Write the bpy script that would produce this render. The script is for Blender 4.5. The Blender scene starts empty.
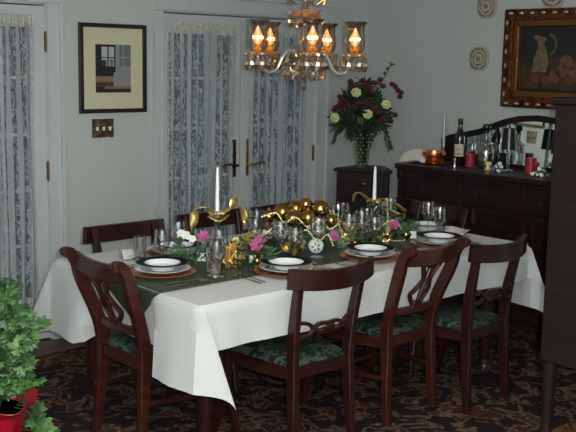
import bpy, bmesh, math, random
from mathutils import Vector, Matrix, Euler, noise
PI = math.pi
sc = bpy.context.scene
COL = sc.collection
random.seed(7)

# ------------------------------------------------------------------ camera
CAM = Vector((-5.6251, -5.3289, 1.7397))
YAW, PITCH, ROLL, FPX = 0.73533, -0.15781, 0.018987, 969.41
fw = Vector((math.sin(YAW)*math.cos(PITCH), math.cos(YAW)*math.cos(PITCH), math.sin(PITCH)))
rt = Vector((math.cos(YAW), -math.sin(YAW), 0)); up = rt.cross(fw)
r2 = math.cos(ROLL)*rt + math.sin(ROLL)*up; u2 = -math.sin(ROLL)*rt + math.cos(ROLL)*up
cd = bpy.data.cameras.new('camera'); cam = bpy.data.objects.new('camera', cd); COL.objects.link(cam)
M = Matrix((r2, u2, -fw)).transposed().to_4x4(); M.translation = CAM
cam.matrix_world = M
cd.sensor_fit = 'HORIZONTAL'; cd.sensor_width = 36; cd.lens = FPX/576*36; cd.clip_start = .05
sc.camera = cam
# ------------------------------------------------------------------ light
sc.view_settings.view_transform = 'Standard'; sc.view_settings.look = 'None'
sc.view_settings.exposure = 0.0; sc.view_settings.gamma = 1; sc.view_settings.use_curve_mapping = False
w = bpy.data.worlds.new('dusk'); sc.world = w; w.use_nodes = True
nt = w.node_tree; bg = nt.nodes['Background']
tc = nt.nodes.new('ShaderNodeTexCoord'); nz = nt.nodes.new('ShaderNodeTexNoise'); nz.inputs['Scale'].default_value = 60
cr = nt.nodes.new('ShaderNodeValToRGB')
cr.color_ramp.elements[0].position = .38; cr.color_ramp.elements[0].color = (.012, .018, .022, 1)
cr.color_ramp.elements[1].position = .75; cr.color_ramp.elements[1].color = (.085, .115, .14, 1)
nt.links.new(tc.outputs['Generated'], nz.inputs['Vector']); nt.links.new(nz.outputs['Fac'], cr.inputs['Fac'])
nt.links.new(cr.outputs['Color'], bg.inputs['Color']); bg.inputs['Strength'].default_value = 1.0
# the camera's own flash, a few centimetres right of and above the lens
fl = bpy.data.lights.new('camera_flash', 'POINT'); fl.energy = 330; fl.shadow_soft_size = .02; fl.color = (.97, 1.0, 1.0)
flo = bpy.data.objects.new('camera_flash', fl); COL.objects.link(flo); flo.location = CAM + r2*.06 + u2*.045
# added area fill imitating ceiling bounce, not a fixture of the room
al = bpy.data.lights.new('bounce_fill', 'AREA'); al.shape = 'DISK'; al.size = 1.2; al.energy = 26; al.color = (1, .93, .82)
alo = bpy.data.objects.new('bounce_fill', al); COL.objects.link(alo); alo.location = (-3.9, -3.6, 2.55)

# ------------------------------------------------------------------ materials
def mat(name, col=(.8, .8, .8), rough=.5, metal=0, spec=.5, coat=0, bump=None, var=None, emit=None, es=0, trans=None, sheen=0):
    """bump=(scale,strength) noise bump; var=(scale, col2, lo, hi) noise colour variation"""
    m = bpy.data.materials.new(name); m.use_nodes = True; n = m.node_tree.nodes; l = m.node_tree.links
    b = n['Principled BSDF']; b.inputs['Base Color'].default_value = (*col, 1)
    b.inputs['Roughness'].default_value = rough; b.inputs['Metallic'].default_value = metal
    b.inputs['Specular IOR Level'].default_value = spec; b.inputs['Coat Weight'].default_value = coat
    b.inputs['Sheen Weight'].default_value = sheen
    if emit: b.inputs['Emission Color'].default_value = (*emit, 1); b.inputs['Emission Strength'].default_value = es
    t = n.new('ShaderNodeTexCoord')
    if var:
        mp = n.new('ShaderNodeMapping'); mp.inputs['Scale'].default_value = var[0] if isinstance(var[0], tuple) else (var[0],)*3
        x = n.new('ShaderNodeTexNoise'); x.inputs['Scale'].default_value = 1; x.inputs['Detail'].default_value = 4
        r = n.new('ShaderNodeValToRGB'); r.color_ramp.elements[0].position = var[2]; r.color_ramp.elements[1].position = var[3]
        r.color_ramp.elements[0].color = (*col, 1); r.color_ramp.elements[1].color = (*var[1], 1)
        l.new(t.outputs['Object'], mp.inputs['Vector']); l.new(mp.outputs[0], x.inputs['Vector'])
        l.new(x.outputs['Fac'], r.inputs['Fac']); l.new(r.outputs['Color'], b.inputs['Base Color'])
    if bump:
        x = n.new('ShaderNodeTexNoise'); x.inputs['Scale'].default_value = bump[0]
        bp = n.new('ShaderNodeBump'); bp.inputs['Strength'].default_value = bump[1]; bp.inputs['Distance'].default_value = .01
        l.new(t.outputs['Object'], x.inputs['Vector']); l.new(x.outputs['Fac'], bp.inputs['Height']); l.new(bp.outputs[0], b.inputs['Normal'])
    return m
def glass(name, tint=(.97, .98, .98), spec=.12, rough=.02, ior=1.5):
    """thin clear glass: transmits straight through, reflects by Fresnel"""
    m = bpy.data.materials.new(name); m.use_nodes = True; n = m.node_tree.nodes; l = m.node_tree.links
    n.remove(n['Principled BSDF']); o = n['Material Output']
    tr = n.new('ShaderNodeBsdfTransparent'); tr.inputs[0].default_value = (*tint, 1)
    g = n.new('ShaderNodeBsdfGlossy'); g.inputs['Roughness'].default_value = rough
    f = n.new('ShaderNodeLayerWeight'); f.inputs['Blend'].default_value = .35
    mr = n.new('ShaderNodeMapRange'); mr.inputs['To Min'].default_value = spec*.45; mr.inputs['To Max'].default_value = min(1, spec*5)
    mx = n.new('ShaderNodeMixShader'); l.new(f.outputs['Facing'], mr.inputs['Value']); l.new(mr.outputs[0], mx.inputs[0])
    l.new(tr.outputs[0], mx.inputs[1]); l.new(g.outputs[0], mx.inputs[2]); l.new(mx.outputs[0], o.inputs['Surface'])
    return m
MT = {}
MT['wall'] = mat('wall_paint', (.475, .508, .490), .55, bump=(220, .08))
MT['trim'] = mat('white_trim', (.50, .53, .535), .4)
MT['ceil'] = mat('ceiling_paint', (.7, .7, .68), .8)
MT['mahog'] = mat('mahogany', (.015, .0045, .004), .3, spec=.35, coat=.10, var=((6, 6, 40), (.030, .0085, .007), .35, .7))
MT['mahog2'] = mat('reddish_mahogany', (.024, .006, .005), .3, spec=.35, coat=.12, var=((6, 6, 40), (.052, .013, .009), .35, .7))
MT['dark'] = mat('dark_walnut', (.009, .005, .005), .4, spec=.3, coat=.04, var=((3, 3, 30), (.019, .009, .008), .35, .7))
MT['cab'] = mat('cabinet_walnut', (.008, .0052, .005), .65, spec=.12, var=((10, 2, 30), (.013, .008, .0075), .35, .7))
MT['black'] = mat('black_lacquer', (.008, .008, .009), .3)
MT['cloth'] = mat('white_linen', (.53, .545, .54), .8, bump=(500, .15), sheen=.1)
MT['linen2'] = mat('ivory_napkin', (.60, .57, .52), .8)
MT['brass'] = mat('brass', (.55, .33, .09), .28, 1)
MT['brassd'] = mat('aged_brass', (.11, .065, .028), .45, 1)
MT['gold'] = mat('gold_foil', (.80, .60, .26), .22, 1, bump=(40, .5))
MT['goldr'] = mat('gold_ribbon', (.80, .62, .22), .3, .85)
MT['goldb'] = mat('gold_ball', (.42, .27, .095), .18, 1)
MT['copper'] = mat('copper', (.62, .23, .10), .28, 1)
MT['silver'] = mat('silver', (.78, .78, .78), .18, 1)
MT['china'] = mat('white_china', (.72, .76, .76), .15, coat=.5)
MT['rim'] = mat('black_rim_glaze', (.006, .008, .009), .45, spec=.06)
MT['charger'] = mat('copper_glaze', (.36, .14, .055), .25, .4)
MT['wax'] = mat('white_wax', (.74, .80, .80), .4)
MT['glass'] = glass('clear_glass', tint=(.965, .97, .975), spec=.17)
MT['pane'] = glass('window_glass', spec=.05, tint=(.85, .92, .95))
MT['amber'] = glass('smoky_amber_glass', tint=(.74, .64, .56), spec=.22)
MT['crystal'] = glass('crystal', tint=(.93, .83, .74), spec=.50, rough=.04)
MT['crystal2'] = glass('clear_crystal', tint=(.80, .84, .84), spec=.24, rough=.05)
MT['greenv'] = glass('green_glass', tint=(.84, .94, .80), spec=.26)
MT['red'] = mat('red_foil', (.42, .006, .022), .35, .2, coat=.3)
MT['redwax'] = mat('crimson_wax', (.28, .012, .035), .4, coat=.3)
MT['leaf'] = mat('ivy_leaf', (.04, .10, .035), .4, var=(9, (.10, .24, .05), .42, .62))
MT['leafd'] = mat('dark_foliage', (.012, .03, .014), .5, var=(12, (.035, .075, .03), .4, .7))
MT['leafm'] = mat('table_greenery', (.03, .09, .04), .45, var=(15, (.12, .22, .11), .4, .7))
MT['stem'] = mat('stem_green', (.03, .07, .02), .6)
MT['maroon'] = mat('maroon_petal', (.09, .012, .028), .5)
MT['cream'] = mat('cream_petal', (.68, .66, .36), .6)
MT['pink'] = mat('pink_petal', (.42, .10, .24), .5)
MT['white'] = mat('white_petal', (.7, .74, .68), .6)
MT['card'] = mat('white_card', (.72, .80, .80), .6)
MT['soil'] = mat('soil', (.02, .012, .008), .9)
MT['bottle'] = mat('dark_bottle_glass', (.006, .007, .009), .08, coat=.8)
MT['label'] = mat('paper_label', (.50, .48, .38), .7)
MT['ink'] = mat('dark_ink', (.03, .03, .03), .7)
MT['mirror'] = mat('mirror_silvering', (.82, .84, .82), .015, 1)
MT['matb'] = mat('cream_mat_board', (.56, .55, .38), .8)
MT['pan'] = mat('orange_lit_glass', (.55, .27, .12), .2, .25, coat=.4)  # orange light from the bulbs is put into this colour
MT['steel'] = mat('dull_nickel', (.25, .24, .22), .4, 1)

def damask():
    m = mat('green_damask', (.03, .06, .04), .6, spec=.2); n = m.node_tree.nodes; l = m.node_tree.links; b = n['Principled BSDF']
    t = n.new('ShaderNodeTexCoord'); x = n.new('ShaderNodeTexNoise'); x.inputs['Scale'].default_value = 19; x.inputs['Distortion'].default_value = 2.0; x.inputs['Detail'].default_value = 1
    r = n.new('ShaderNodeValToRGB'); r.color_ramp.interpolation = 'EASE'
    r.color_ramp.elements[0].position = .47; r.color_ramp.elements[1].position = .53
    r.color_ramp.elements[0].color = (.007, .015, .011, 1); r.color_ramp.elements[1].color = (.046, .066, .050, 1)
    l.new(t.outputs['Object'], x.inputs['Vector']); l.new(x.outputs['Fac'], r.inputs['Fac']); l.new(r.outputs['Color'], b.inputs['Base Color']); return m
MT['damask'] = damask()
def velvet():
    return mat('green_moire', (.013, .024, .010), .55, spec=.3, sheen=.05, var=((4, 25, 25), (.030, .048, .020), .4, .65))
MT['runner'] = velvet()
def rugmat():
    m = mat('oriental_rug', rough=.95, spec=.1); n = m.node_tree.nodes; l = m.node_tree.links; b = n['Principled BSDF']
    t = n.new('ShaderNodeTexCoord')
    x = n.new('ShaderNodeTexNoise'); x.inputs['Scale'].default_value = 8.0; x.inputs['Distortion'].default_value = 1.2; x.inputs['Detail'].default_value = 3
    r = n.new('ShaderNodeValToRGB'); e = r.color_ramp.elements
    e[0].position = .0; e[0].color = (.014, .009, .012, 1); e[1].position = .50; e[1].color = (.020, .012, .014, 1)
    for p_, c in ((.53, (.085, .05, .035, 1)), (.58, (.15, .10, .07, 1)), (.61, (.025, .012, .014, 1)), (.68, (.075, .026, .020, 1))):
        q = e.new(p_); q.color = c
    x2 = n.new('ShaderNodeTexNoise'); x2.inputs['Scale'].default_value = 11; x2.inputs['Distortion'].default_value = 2; x2.inputs['Detail'].default_value = 2
    r3 = n.new('ShaderNodeValToRGB'); e = r3.color_ramp.elements
    e[0].position = .45; e[0].color = (.05, .024, .014, 1); e[1].position = .6; e[1].color = (.17, .085, .045, 1)
    l.new(t.outputs['Object'], x.inputs['Vector']); l.new(x.outputs['Fac'], r.inputs['Fac'])
    l.new(t.outputs['Object'], x2.inputs['Vector']); l.new(x2.outputs['Fac'], r3.inputs['Fac'])
    s = n.new('ShaderNodeSeparateXYZ'); l.new(t.outputs['Generated'], s.inputs[0])
    def edge(out, half, width):   # distance from the edge in metres
        a = n.new('ShaderNodeMath'); a.operation = 'SUBTRACT'; l.new(out, a.inputs[0]); a.inputs[1].default_value = .5
        c = n.new('ShaderNodeMath'); c.operation = 'ABSOLUTE'; l.new(a.outputs[0], c.inputs[0])
        d = n.new('ShaderNodeMath'); d.operation = 'MULTIPLY_ADD'; l.new(c.outputs[0], d.inputs[0]); d.inputs[1].default_value = -2*half; d.inputs[2].default_value = half
        return d.outputs[0]
    dx = edge(s.outputs['X'], 1.95, 0); dy = edge(s.outputs['Y'], 1.4, 0)
    mn = n.new('ShaderNodeMath'); mn.operation = 'MINIMUM'; l.new(dx, mn.inputs[0]); l.new(dy, mn.inputs[1])
    cmp_ = n.new('ShaderNodeValToRGB'); cmp_.color_ramp.interpolation = 'CONSTANT'; e = cmp_.color_ramp.elements
    e[0].position = 0; e[0].color = (0, 0, 0, 1); e[1].position = .03; e[1].color = (1, 1, 1, 1)
    q = e.new(.21); q.color = (0, 0, 0, 1)
    l.new(mn.outputs[0], cmp_.inputs['Fac'])
    mx = n.new('ShaderNodeMix'); mx.data_type = 'RGBA'
    l.new(cmp_.outputs['Color'], mx.inputs[0]); l.new(r.outputs['Color'], mx.inputs[6]); l.new(r3.outputs['Color'], mx.inputs[7])
    l.new(mx.outputs[2], b.inputs['Base Color']); return m
MT['rug'] = rugmat()
def floormat():
    m = mat('wood_floor', rough=.35, coat=.2); n = m.node_tree.nodes; l = m.node_tree.links; b = n['Principled BSDF']
    t = n.new('ShaderNodeTexCoord'); br = n.new('ShaderNodeTexBrick'); br.inputs['Scale'].default_value = 1
    br.inputs['Brick Width'].default_value = 1.2; br.inputs['Row Height'].default_value = .07; br.inputs['Mortar Size'].default_value = .002
    br.inputs['Color1'].default_value = (.085, .030, .016, 1); br.inputs['Color2'].default_value = (.060, .020, .012, 1); br.inputs['Mortar'].default_value = (.01, .005, .004, 1)
    l.new(t.outputs['Object'], br.inputs['Vector']); l.new(br.outputs['Color'], b.inputs['Base Color']); return m
MT['floor'] = floormat()
def lacemat():
    m = bpy.data.materials.new('white_lace'); m.use_nodes = True; n = m.node_tree.nodes; l = m.node_tree.links
    n.remove(n['Principled BSDF']); o = n['Material Output']
    d = n.new('ShaderNodeBsdfDiffuse'); d.inputs[0].default_value = (.52, .54, .55, 1)
    tl = n.new('ShaderNodeBsdfTranslucent'); tl.inputs[0].default_value = (.55, .6, .65, 1)
    a = n.new('ShaderNodeMixShader'); a.inputs[0].default_value = .3; l.new(d.outputs[0], a.inputs[1]); l.new(tl.outputs[0], a.inputs[2])
    tr = n.new('ShaderNodeBsdfTransparent'); mx = n.new('ShaderNodeMixShader')
    uv = n.new('ShaderNodeTexCoord'); x = n.new('ShaderNodeTexNoise'); x.inputs['Scale'].default_value = 20; x.inputs['Distortion'].default_value = 2.2; x.inputs['Detail'].default_value = 1.5
    mp = n.new('ShaderNodeMapping'); mp.inputs['Scale'].default_value = (1.9, 1, .75)
    r = n.new('ShaderNodeValToRGB'); e = r.color_ramp.elements
    e[0].position = .46; e[0].color = (.22, .22, .22, 1); e[1].position = .58; e[1].color = (.72, .72, .72, 1)
    l.new(uv.outputs['Object'], mp.inputs[0]); l.new(mp.outputs[0], x.inputs['Vector']); l.new(x.outputs['Fac'], r.inputs['Fac'])
    wv = n.new('ShaderNodeTexWave'); wv.inputs['Scale'].default_value = 4.6; wv.inputs['Distortion'].default_value = 1.2; wv.inputs['Detail'].default_value = 1; wv.inputs['Detail Scale'].default_value = .6
    mp2 = n.new('ShaderNodeMapping'); mp2.inputs['Scale'].default_value = (1, .2, .12); l.new(uv.outputs['Object'], mp2.inputs[0]); l.new(mp2.outputs[0], wv.inputs['Vector'])
    r2_ = n.new('ShaderNodeValToRGB'); e = r2_.color_ramp.elements
    e[0].position = .50; e[0].color = (0, 0, 0, 1); e[1].position = .72; e[1].color = (.80, .80, .80, 1); l.new(wv.outputs['Fac'], r2_.inputs['Fac'])
    mxx = n.new('ShaderNodeMath'); mxx.operation = 'MAXIMUM'; l.new(r.outputs['Color'], mxx.inputs[0]); l.new(r2_.outputs['Color'], mxx.inputs[1])
    l.new(mxx.outputs[0], mx.inputs[0]); l.new(tr.outputs[0], mx.inputs[1]); l.new(a.outputs[0], mx.inputs[2]); l.new(mx.outputs[0], o.inputs['Surface'])
    return m
MT['lace'] = lacemat()
MT['lacehead'] = mat('gathered_lace', (.50, .50, .46), .8, var=(60, (.30, .29, .26), .45, .65))

# ------------------------------------------------------------------ mesh helpers
class MB:
    def __init__(s): s.v = []; s.f = []; s.m = []; s.mi = 0
    def add(s, vs, fs):
        o = len(s.v); s.v += [tuple(v) for v in vs]; s.f += [tuple(i+o for i in f) for f in fs]; s.m += [s.mi]*len(fs); return s
    def box(s, x0, x1, y0, y1, z0, z1):
        vs = [(x, y, z) for z in (z0, z1) for y in (y0, y1) for x in (x0, x1)]
        return s.add(vs, [(0, 2, 3, 1), (4, 5, 7, 6), (0, 1, 5, 4), (2, 6, 7, 3), (0, 4, 6, 2), (1, 3, 7, 5)])
    def rbox(s, size, mw):
        a, b, c = [q/2 for q in size]
        vs = [mw @ Vector((x, y, z)) for z in (-c, c) for y in (-b, b) for x in (-a, a)]
        return s.add(vs, [(0, 2, 3, 1), (4, 5, 7, 6), (0, 1, 5, 4), (2, 6, 7, 3), (0, 4, 6, 2), (1, 3, 7, 5)])
    def lathe(s, prof, n=20, c=(0, 0, 0), cap=True, mw=None, flute=0, nf=16):
        vs = []
        for r, z in prof:
            for k in range(n):
                a = 2*PI*k/n; rr = r*(1-flute*(.5+.5*math.cos(nf*a)))
                vs.append(Vector((c[0]+rr*math.cos(a), c[1]+rr*math.sin(a), c[2]+z)))
        if mw: vs = [mw @ v for v in vs]
        fs = []
        for i in range(len(prof)-1):
            for k in range(n):
                k2 = (k+1) % n; fs.append((i*n+k, i*n+k2, (i+1)*n+k2, (i+1)*n+k))
        if cap:
            if prof[0][0] > 1e-4: fs.append(tuple(range(n-1, -1, -1)))
            if prof[-1][0] > 1e-4: fs.append(tuple((len(prof)-1)*n+k for k in range(n)))
        return s.add(vs, fs)
    def sphere(s, c, r, n=14, sq=(1, 1, 1)):
        m = max(5, n//2); pr = []
        vs = []
        for i in range(m+1):
            t = PI*i/m
            for k in range(n):
                a = 2*PI*k/n; vs.append((c[0]+sq[0]*r*math.sin(t)*math.cos(a), c[1]+sq[1]*r*math.sin(t)*math.sin(a), c[2]-sq[2]*r*math.cos(t)))
        fs = [(i*n+k, i*n+(k+1) % n, (i+1)*n+(k+1) % n, (i+1)*n+k) for i in range(m) for k in range(n)]
        return s.add(vs, fs)
    def sweep(s, path, secs, side=None, n=None, closed_ends=True):
        """secs: per point (w, d): rectangular section; w along 'side' vector, d along the other; or n-gon of radius w when n given"""
        P = [Vector(q) for q in path]; N = len(P); vs = []; fs = []
        prev = None
        for i in range(N):
            t = (P[min(i+1, N-1)]-P[max(i-1, 0)]).normalized()
            if side is not None:
                a = Vector(side); a = (a - t*a.dot(t)).normalized()
            else:
                if prev is None:
                    a = Vector((0, 0, 1)) if abs(t.z) < .9 else Vector((1, 0, 0))
                else: a = prev
                a = (a - t*a.dot(t)).normalized(); prev = a
            b = t.cross(a); w_, d_ = secs[i] if isinstance(secs, list) else secs
            if n: ring = [P[i]+a*w_*math.cos(2*PI*k/n)+b*d_*math.sin(2*PI*k/n) for k in range(n)]
            else:
                c = .22
                W, D = w_/2, d_/2; k = min(W, D)*c
                ring = [P[i]+a*x+b*y for x, y in ((-W+k, -D), (W-k, -D), (W, -D+k), (W, D-k), (W-k, D), (-W+k, D), (-W, D-k), (-W, -D+k))]
            vs += ring
        m = n or 8
        for i in range(N-1):
            for k in range(m): fs.append((i*m+k, i*m+(k+1) % m, (i+1)*m+(k+1) % m, (i+1)*m+k))
        if closed_ends: fs.append(tuple(range(m-1, -1, -1))); fs.append(tuple((N-1)*m+k for k in range(m)))
        return s.add(vs, fs)
    def tube(s, path, r, n=8):
        if not isinstance(r, list): r = [r]*len(path)
        return s.sweep(path, [(q, q) for q in r], n=n)
    def grid(s, fn, nu, nv):
        vs = [fn(i/nu, j/nv) for j in range(nv+1) for i in range(nu+1)]
        fs = [(j*(nu+1)+i, j*(nu+1)+i+1, (j+1)*(nu+1)+i+1, (j+1)*(nu+1)+i) for j in range(nv) for i in range(nu)]
        return s.add(vs, fs)
    def prism(s, pts, lo, hi, axis='z'):
        """pts 2D outline; extruded along axis"""
        n = len(pts)
        def P(a, b, c): return {'z': (a, b, c), 'x': (c, a, b), 'y': (a, c, b)}[axis]
        vs = [P(a, b, lo) for a, b in pts]+[P(a, b, hi) for a, b in pts]
        fs = [(i, (i+1) % n, n+(i+1) % n, n+i) for i in range(n)]+[tuple(range(n-1, -1, -1)), tuple(range(n, 2*n))]
        return s.add(vs, fs)
def smooth_path(pts, n=6):
    P = [Vector(p) for p in pts]; out = []
    for i in range(len(P)-1):
        p0, p1, p2, p3 = P[max(i-1, 0)], P[i], P[i+1], P[min(i+2, len(P)-1)]
        for k in range(n):
            t = k/n
            out.append(.5*((2*p1)+(-p0+p2)*t+(2*p0-5*p1+4*p2-p3)*t*t+(-p0+3*p1-3*p2+p3)*t**3))
    out.append(P[-1]); return out
def build(name, mb, m, parent=None, smooth=False, solid=0, loc=None, rz=0, bevel=0, recalc=True, mats=None, sub=0):
    me = bpy.data.meshes.new(name); me.from_pydata(mb.v, [], mb.f)
    if recalc:
        b = bmesh.new(); b.from_mesh(me); bmesh.ops.recalc_face_normals(b, faces=b.faces); b.to_mesh(me); b.free()
    o = bpy.data.objects.new(name, me); COL.objects.link(o)
    for q in (mats or [m]): me.materials.append(MT[q] if isinstance(q, str) else q)
    if mats:
        for p_, i in zip(me.polygons, mb.m): p_.material_index = i
    if parent: o.parent = parent
    if loc: o.location = loc
    o.rotation_euler.z = rz
    if smooth:
        me.polygons.foreach_set('use_smooth', [True]*len(me.polygons))
        try: me.set_sharp_from_angle(angle=math.radians(40))
        except Exception: pass
    if solid: q = o.modifiers.new('solid', 'SOLIDIFY'); q.thickness = solid; q.offset = 0
    if bevel: q = o.modifiers.new('bevel', 'BEVEL'); q.width = bevel; q.segments = 2; q.limit_method = 'ANGLE'
    if sub: q = o.modifiers.new('sub', 'SUBSURF'); q.levels = sub; q.render_levels = sub
    return o
def tag(o, label=None, cat=None, group=None, kind=None):
    if label: o['label'] = label
    if cat: o['category'] = cat
    if group: o['group'] = group
    if kind: o['kind'] = kind
    return o
def thing(name, label, cat, loc=(0, 0, 0), rz=0, group=None):
    o = bpy.data.objects.new(name, None); COL.objects.link(o); o.location = loc; o.rotation_euler = (0, 0, rz)
    o.empty_display_size = .05
    return tag(o, label, cat, group)
def copy_tree(o, parent=None):
    c = o.copy(); COL.objects.link(c)
    if parent: c.parent = parent
    for ch in list(o.children): copy_tree(ch, c)
    return c
def dup(o, loc, rz, label, scale=None):
    c = copy_tree(o); c.location = loc; c.rotation_euler = (0, 0, rz); c['label'] = label
    if scale: c.scale = scale
    return c
def struct(name, mb, m, parent=None, **k):
    o = build(name, mb, m, parent, **k)
    if not parent: o['kind'] = 'structure'
    return o

# ================================================================== SETTING
XL, YF, ZC = -6.4, -6.4, 2.6
struct('floor', MB().box(XL, .1, YF, .1, -.05, 0), 'floor')
struct('ceiling', MB().box(XL, .1, YF, .1, ZC, ZC+.05), 'ceil')
H = 2.05
OL, OR = (-4.16, -2.775), (-1.945, -.555)          # the two french door openings
mb = MB()
for a, b in ((XL, OL[0]), (OL[1], OR[0]), (OR[1], 0)): mb.box(a, b, 0, .12, 0, ZC)
for a, b in (OL, OR): mb.box(a, b, 0, .12, H, ZC)
struct('wall_back', mb, 'wall')
struct('wall_right', MB().box(0, .1, YF, .12, 0, ZC), 'wall')
struct('wall_left', MB().box(XL-.1, XL, YF, .12, 0, ZC), 'wall')
struct('wall_front', MB().box(XL-.1, .1, YF-.1, YF, 0, ZC), 'wall')
def baseb(name, boxes):
    mb = MB()
    for b in boxes: mb.box(*b)
    struct(name, mb, 'trim', bevel=.004)
baseb('baseboard_back', [(OL[1]+.1, OR[0]-.075, -.018, 0, 0, .15), (OR[1]+.125, 0, -.018, 0, 0, .15)])
baseb('baseboard_right', [(-.018, 0, YF, -.018, 0, .15)])
def casing(n, a, b, wl, wr):
    mb = MB()
    for (x0, x1, s_) in ((a-wl, a, -1), (b, b+wr, 1)):
        mb.box(x0, x1, -.018, 0, 0, H+.002)
        out = x0 if s_ < 0 else x1
        mb.box(min(out, out-s_*.022), max(out, out-s_*.022), -.036, -.018, 0, H)
        inn = x1 if s_ < 0 else x0
        mb.box(min(inn, inn+s_*.012), max(inn, inn+s_*.012), -.026, -.018, 0, H)
    mb.box(a-wl, b+wr, -.018, 0, H+.002, H+.1); mb.box(a-wl-.015, b+wr+.015, -.045, 0, H+.1, H+.125)
    mb.box(a-wl, b+wr, -.028, -.018, H+.006, H+.02)
    # jambs
    mb.box(a-.001, a+.004, 0, .12, 0, H); mb.box(b-.004, b+.001, 0, .12, 0, H); mb.box(a, b, 0, .12, H-.004, H+.001)
    struct('trim_%d' % n, mb, 'trim', bevel=.003)
casing(1, *OL, .1, .1); casing(2, *OR, .07, .125)

def leaf(n, x0, x1, hinge, hz, handle=None):
    """one glazed door leaf: hinge side -1/+1"""
    sl = .085; top = H-.105+.02; g0, g1 = x0+.062, x1-.078
    if hinge > 0: g0, g1 = x0+.09, x1-.115
    z0, z1 = .26, 1.955
    mb = MB(); y0, y1 = .012, .052
    mb.box(x0+.004, g0, y0, y1, .008, H-.012); mb.box(g1, x1-.004, y0, y1, .008, H-.012)
    mb.box(g0, g1, y0, y1, z1, H-.012); mb.box(g0, g1, y0, y1, .008, z0)
    for k in range(1, 5): z = 1.955-(1.955-.27)*k/5; mb.box(g0, g1, y0+.004, y1-.004, z-.010, z+.010)
    for k in (1, 2): x = g0+(g1-g0)*k/3; mb.box(x-.010, x+.010, y0+.005, y1-.005, z0, z1)
    # glazing bead
    for a, b in ((g0-.012, g0), (g1, g1+.012)): mb.box(a, b, y0-.006, y0, z0-.012, z1+.012)
    d = build('door_%d' % n, mb, 'trim', bevel=.002); d['kind'] = 'structure'
    build('glass_pane', MB().box(g0, g1, .030, .034, z0, z1), 'pane', d)
    hx = x1-.002 if hinge > 0 else x0+.002
    for z in hz:
        h = MB(); h.lathe([(.011, -.055), (.011, .055)], 10, (hx, .0, z)); h.lathe([(.004, -.062), (.007, -.058), (.007, .058), (.004, .064)], 8, (hx, 0, z))
        build('hinge', h, 'brassd', d, smooth=True)
    if handle:
        hx_, dr, m_ = handle
        hb = MB(); hb.box(hx_-.019, hx_+.019, .004, .012, .925, 1.19)
        pl = build('handle_plate', hb, m_, d, bevel=.004)
        lv = MB(); lv.lathe([(.014, 0), (.011, .02), (.010, .045)], 12, mw=Matrix.Translation((hx_, .004, 1.01)) @ Matrix.Rotation(PI/2, 4, 'X'))
        lv.tube(smooth_path([(hx_, -.042, 1.01), (hx_+dr*.03, -.045, 1.012), (hx_+dr*.07, -.042, 1.022), (hx_+dr*.11, -.036, 1.018), (hx_+dr*.125, -.034, 1.008)]), .0075)
        build('door_lever', lv, m_, pl, smooth=True)
        kb = MB(); kb.lathe([(.010, 0), (.012, .01), (.008, .018)], 12, mw=Matrix.Translation((hx_, .004, 1.10)) @ Matrix.Rotation(PI/2, 4, 'X'))
        build('lock_cylinder', kb, m_, pl, smooth=True)
    return d
leaf(1, -4.16, -3.468, -1, (1.83, 1.055)); leaf(2, -3.468, -2.775, 1, (1.83, 1.055))
leaf(3, -1.945, -1.268, -1, (), (-1.325, -1, 'brassd')); leaf(4, -1.268, -.555, 1, (1.83, 1.06, .25), (-1.195, 1, 'brass'))

def curtain(x0, x1, label, seed, xoff=0):
    random.seed(seed); y = -.012; ph = [random.uniform(0, 6) for _ in range(4)]; npl = (x1-x0)/.052
    zt, zb = 1.965, .25
    def fn(u, v):
        x = x0+(x1-x0)*u; z = zb+(zt-zb)*v
        s_ = math.sin(u*npl*2*PI+ph[0]+.8*math.sin(v*2+ph[1]+u*5))
        a = .011+.004*math.sin(u*9+ph[2])
        return (x+.006*math.sin(v*7+u*20), y-.014+a*s_, z)
    t = thing('lace_curtain', label, 'curtain', group='sheer lace door curtains')
    build('lace_panel', MB().grid(fn, 150, 24), 'lace', t, smooth=True, recalc=False)
    def hd(u, v):
        x = x0-.005+(x1-x0+.01)*u; z = zt-.055+.075*v
        return (x, y-.018+.006*math.sin(u*npl*5*PI)+(.006 if .3 < v < .8 else 0)*-1, z)
    build('gathered_header', MB().grid(hd, 160, 5), 'lacehead', t, smooth=True, recalc=False)
    def ft(u, v):
        x = x0-.005+(x1-x0+.01)*u; z = zb-.02+.06*v
        return (x, y-.018+.006*math.sin(u*npl*5*PI), z)
    build('gathered_hem', MB().grid(ft, 160, 3), 'lacehead', t, smooth=True, recalc=False)
    r = MB(); r.tube([(x0-.01, y-.006, zt-.015), (x1+.01, y-.006, zt-.015)], .004)
    build('curtain_rod', r, 'trim', t)
curtain(-4.10, -3.55, 'white lace curtain on the far-left glazed leaf, cut by the photo edge', 1)
curtain(-3.43, -2.875, 'white lace curtain on the glazed door at the left edge, beside the framed picture', 2)
curtain(-1.912, -1.355, 'white lace curtain on the left leaf of the french doors behind the chandelier', 3)
curtain(-1.208, -.675, 'white lace curtain on the right leaf of the french doors, nearest the flower stand', 4)

# rug
rug = build('area_rug', MB().box(-1.95, 1.95, -1.4, 1.4, 0, .012), 'rug', loc=(-2.2, -1.70, 0))
tag(rug, 'dark patterned oriental rug with a tan border under the dining table', 'rug')

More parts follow.
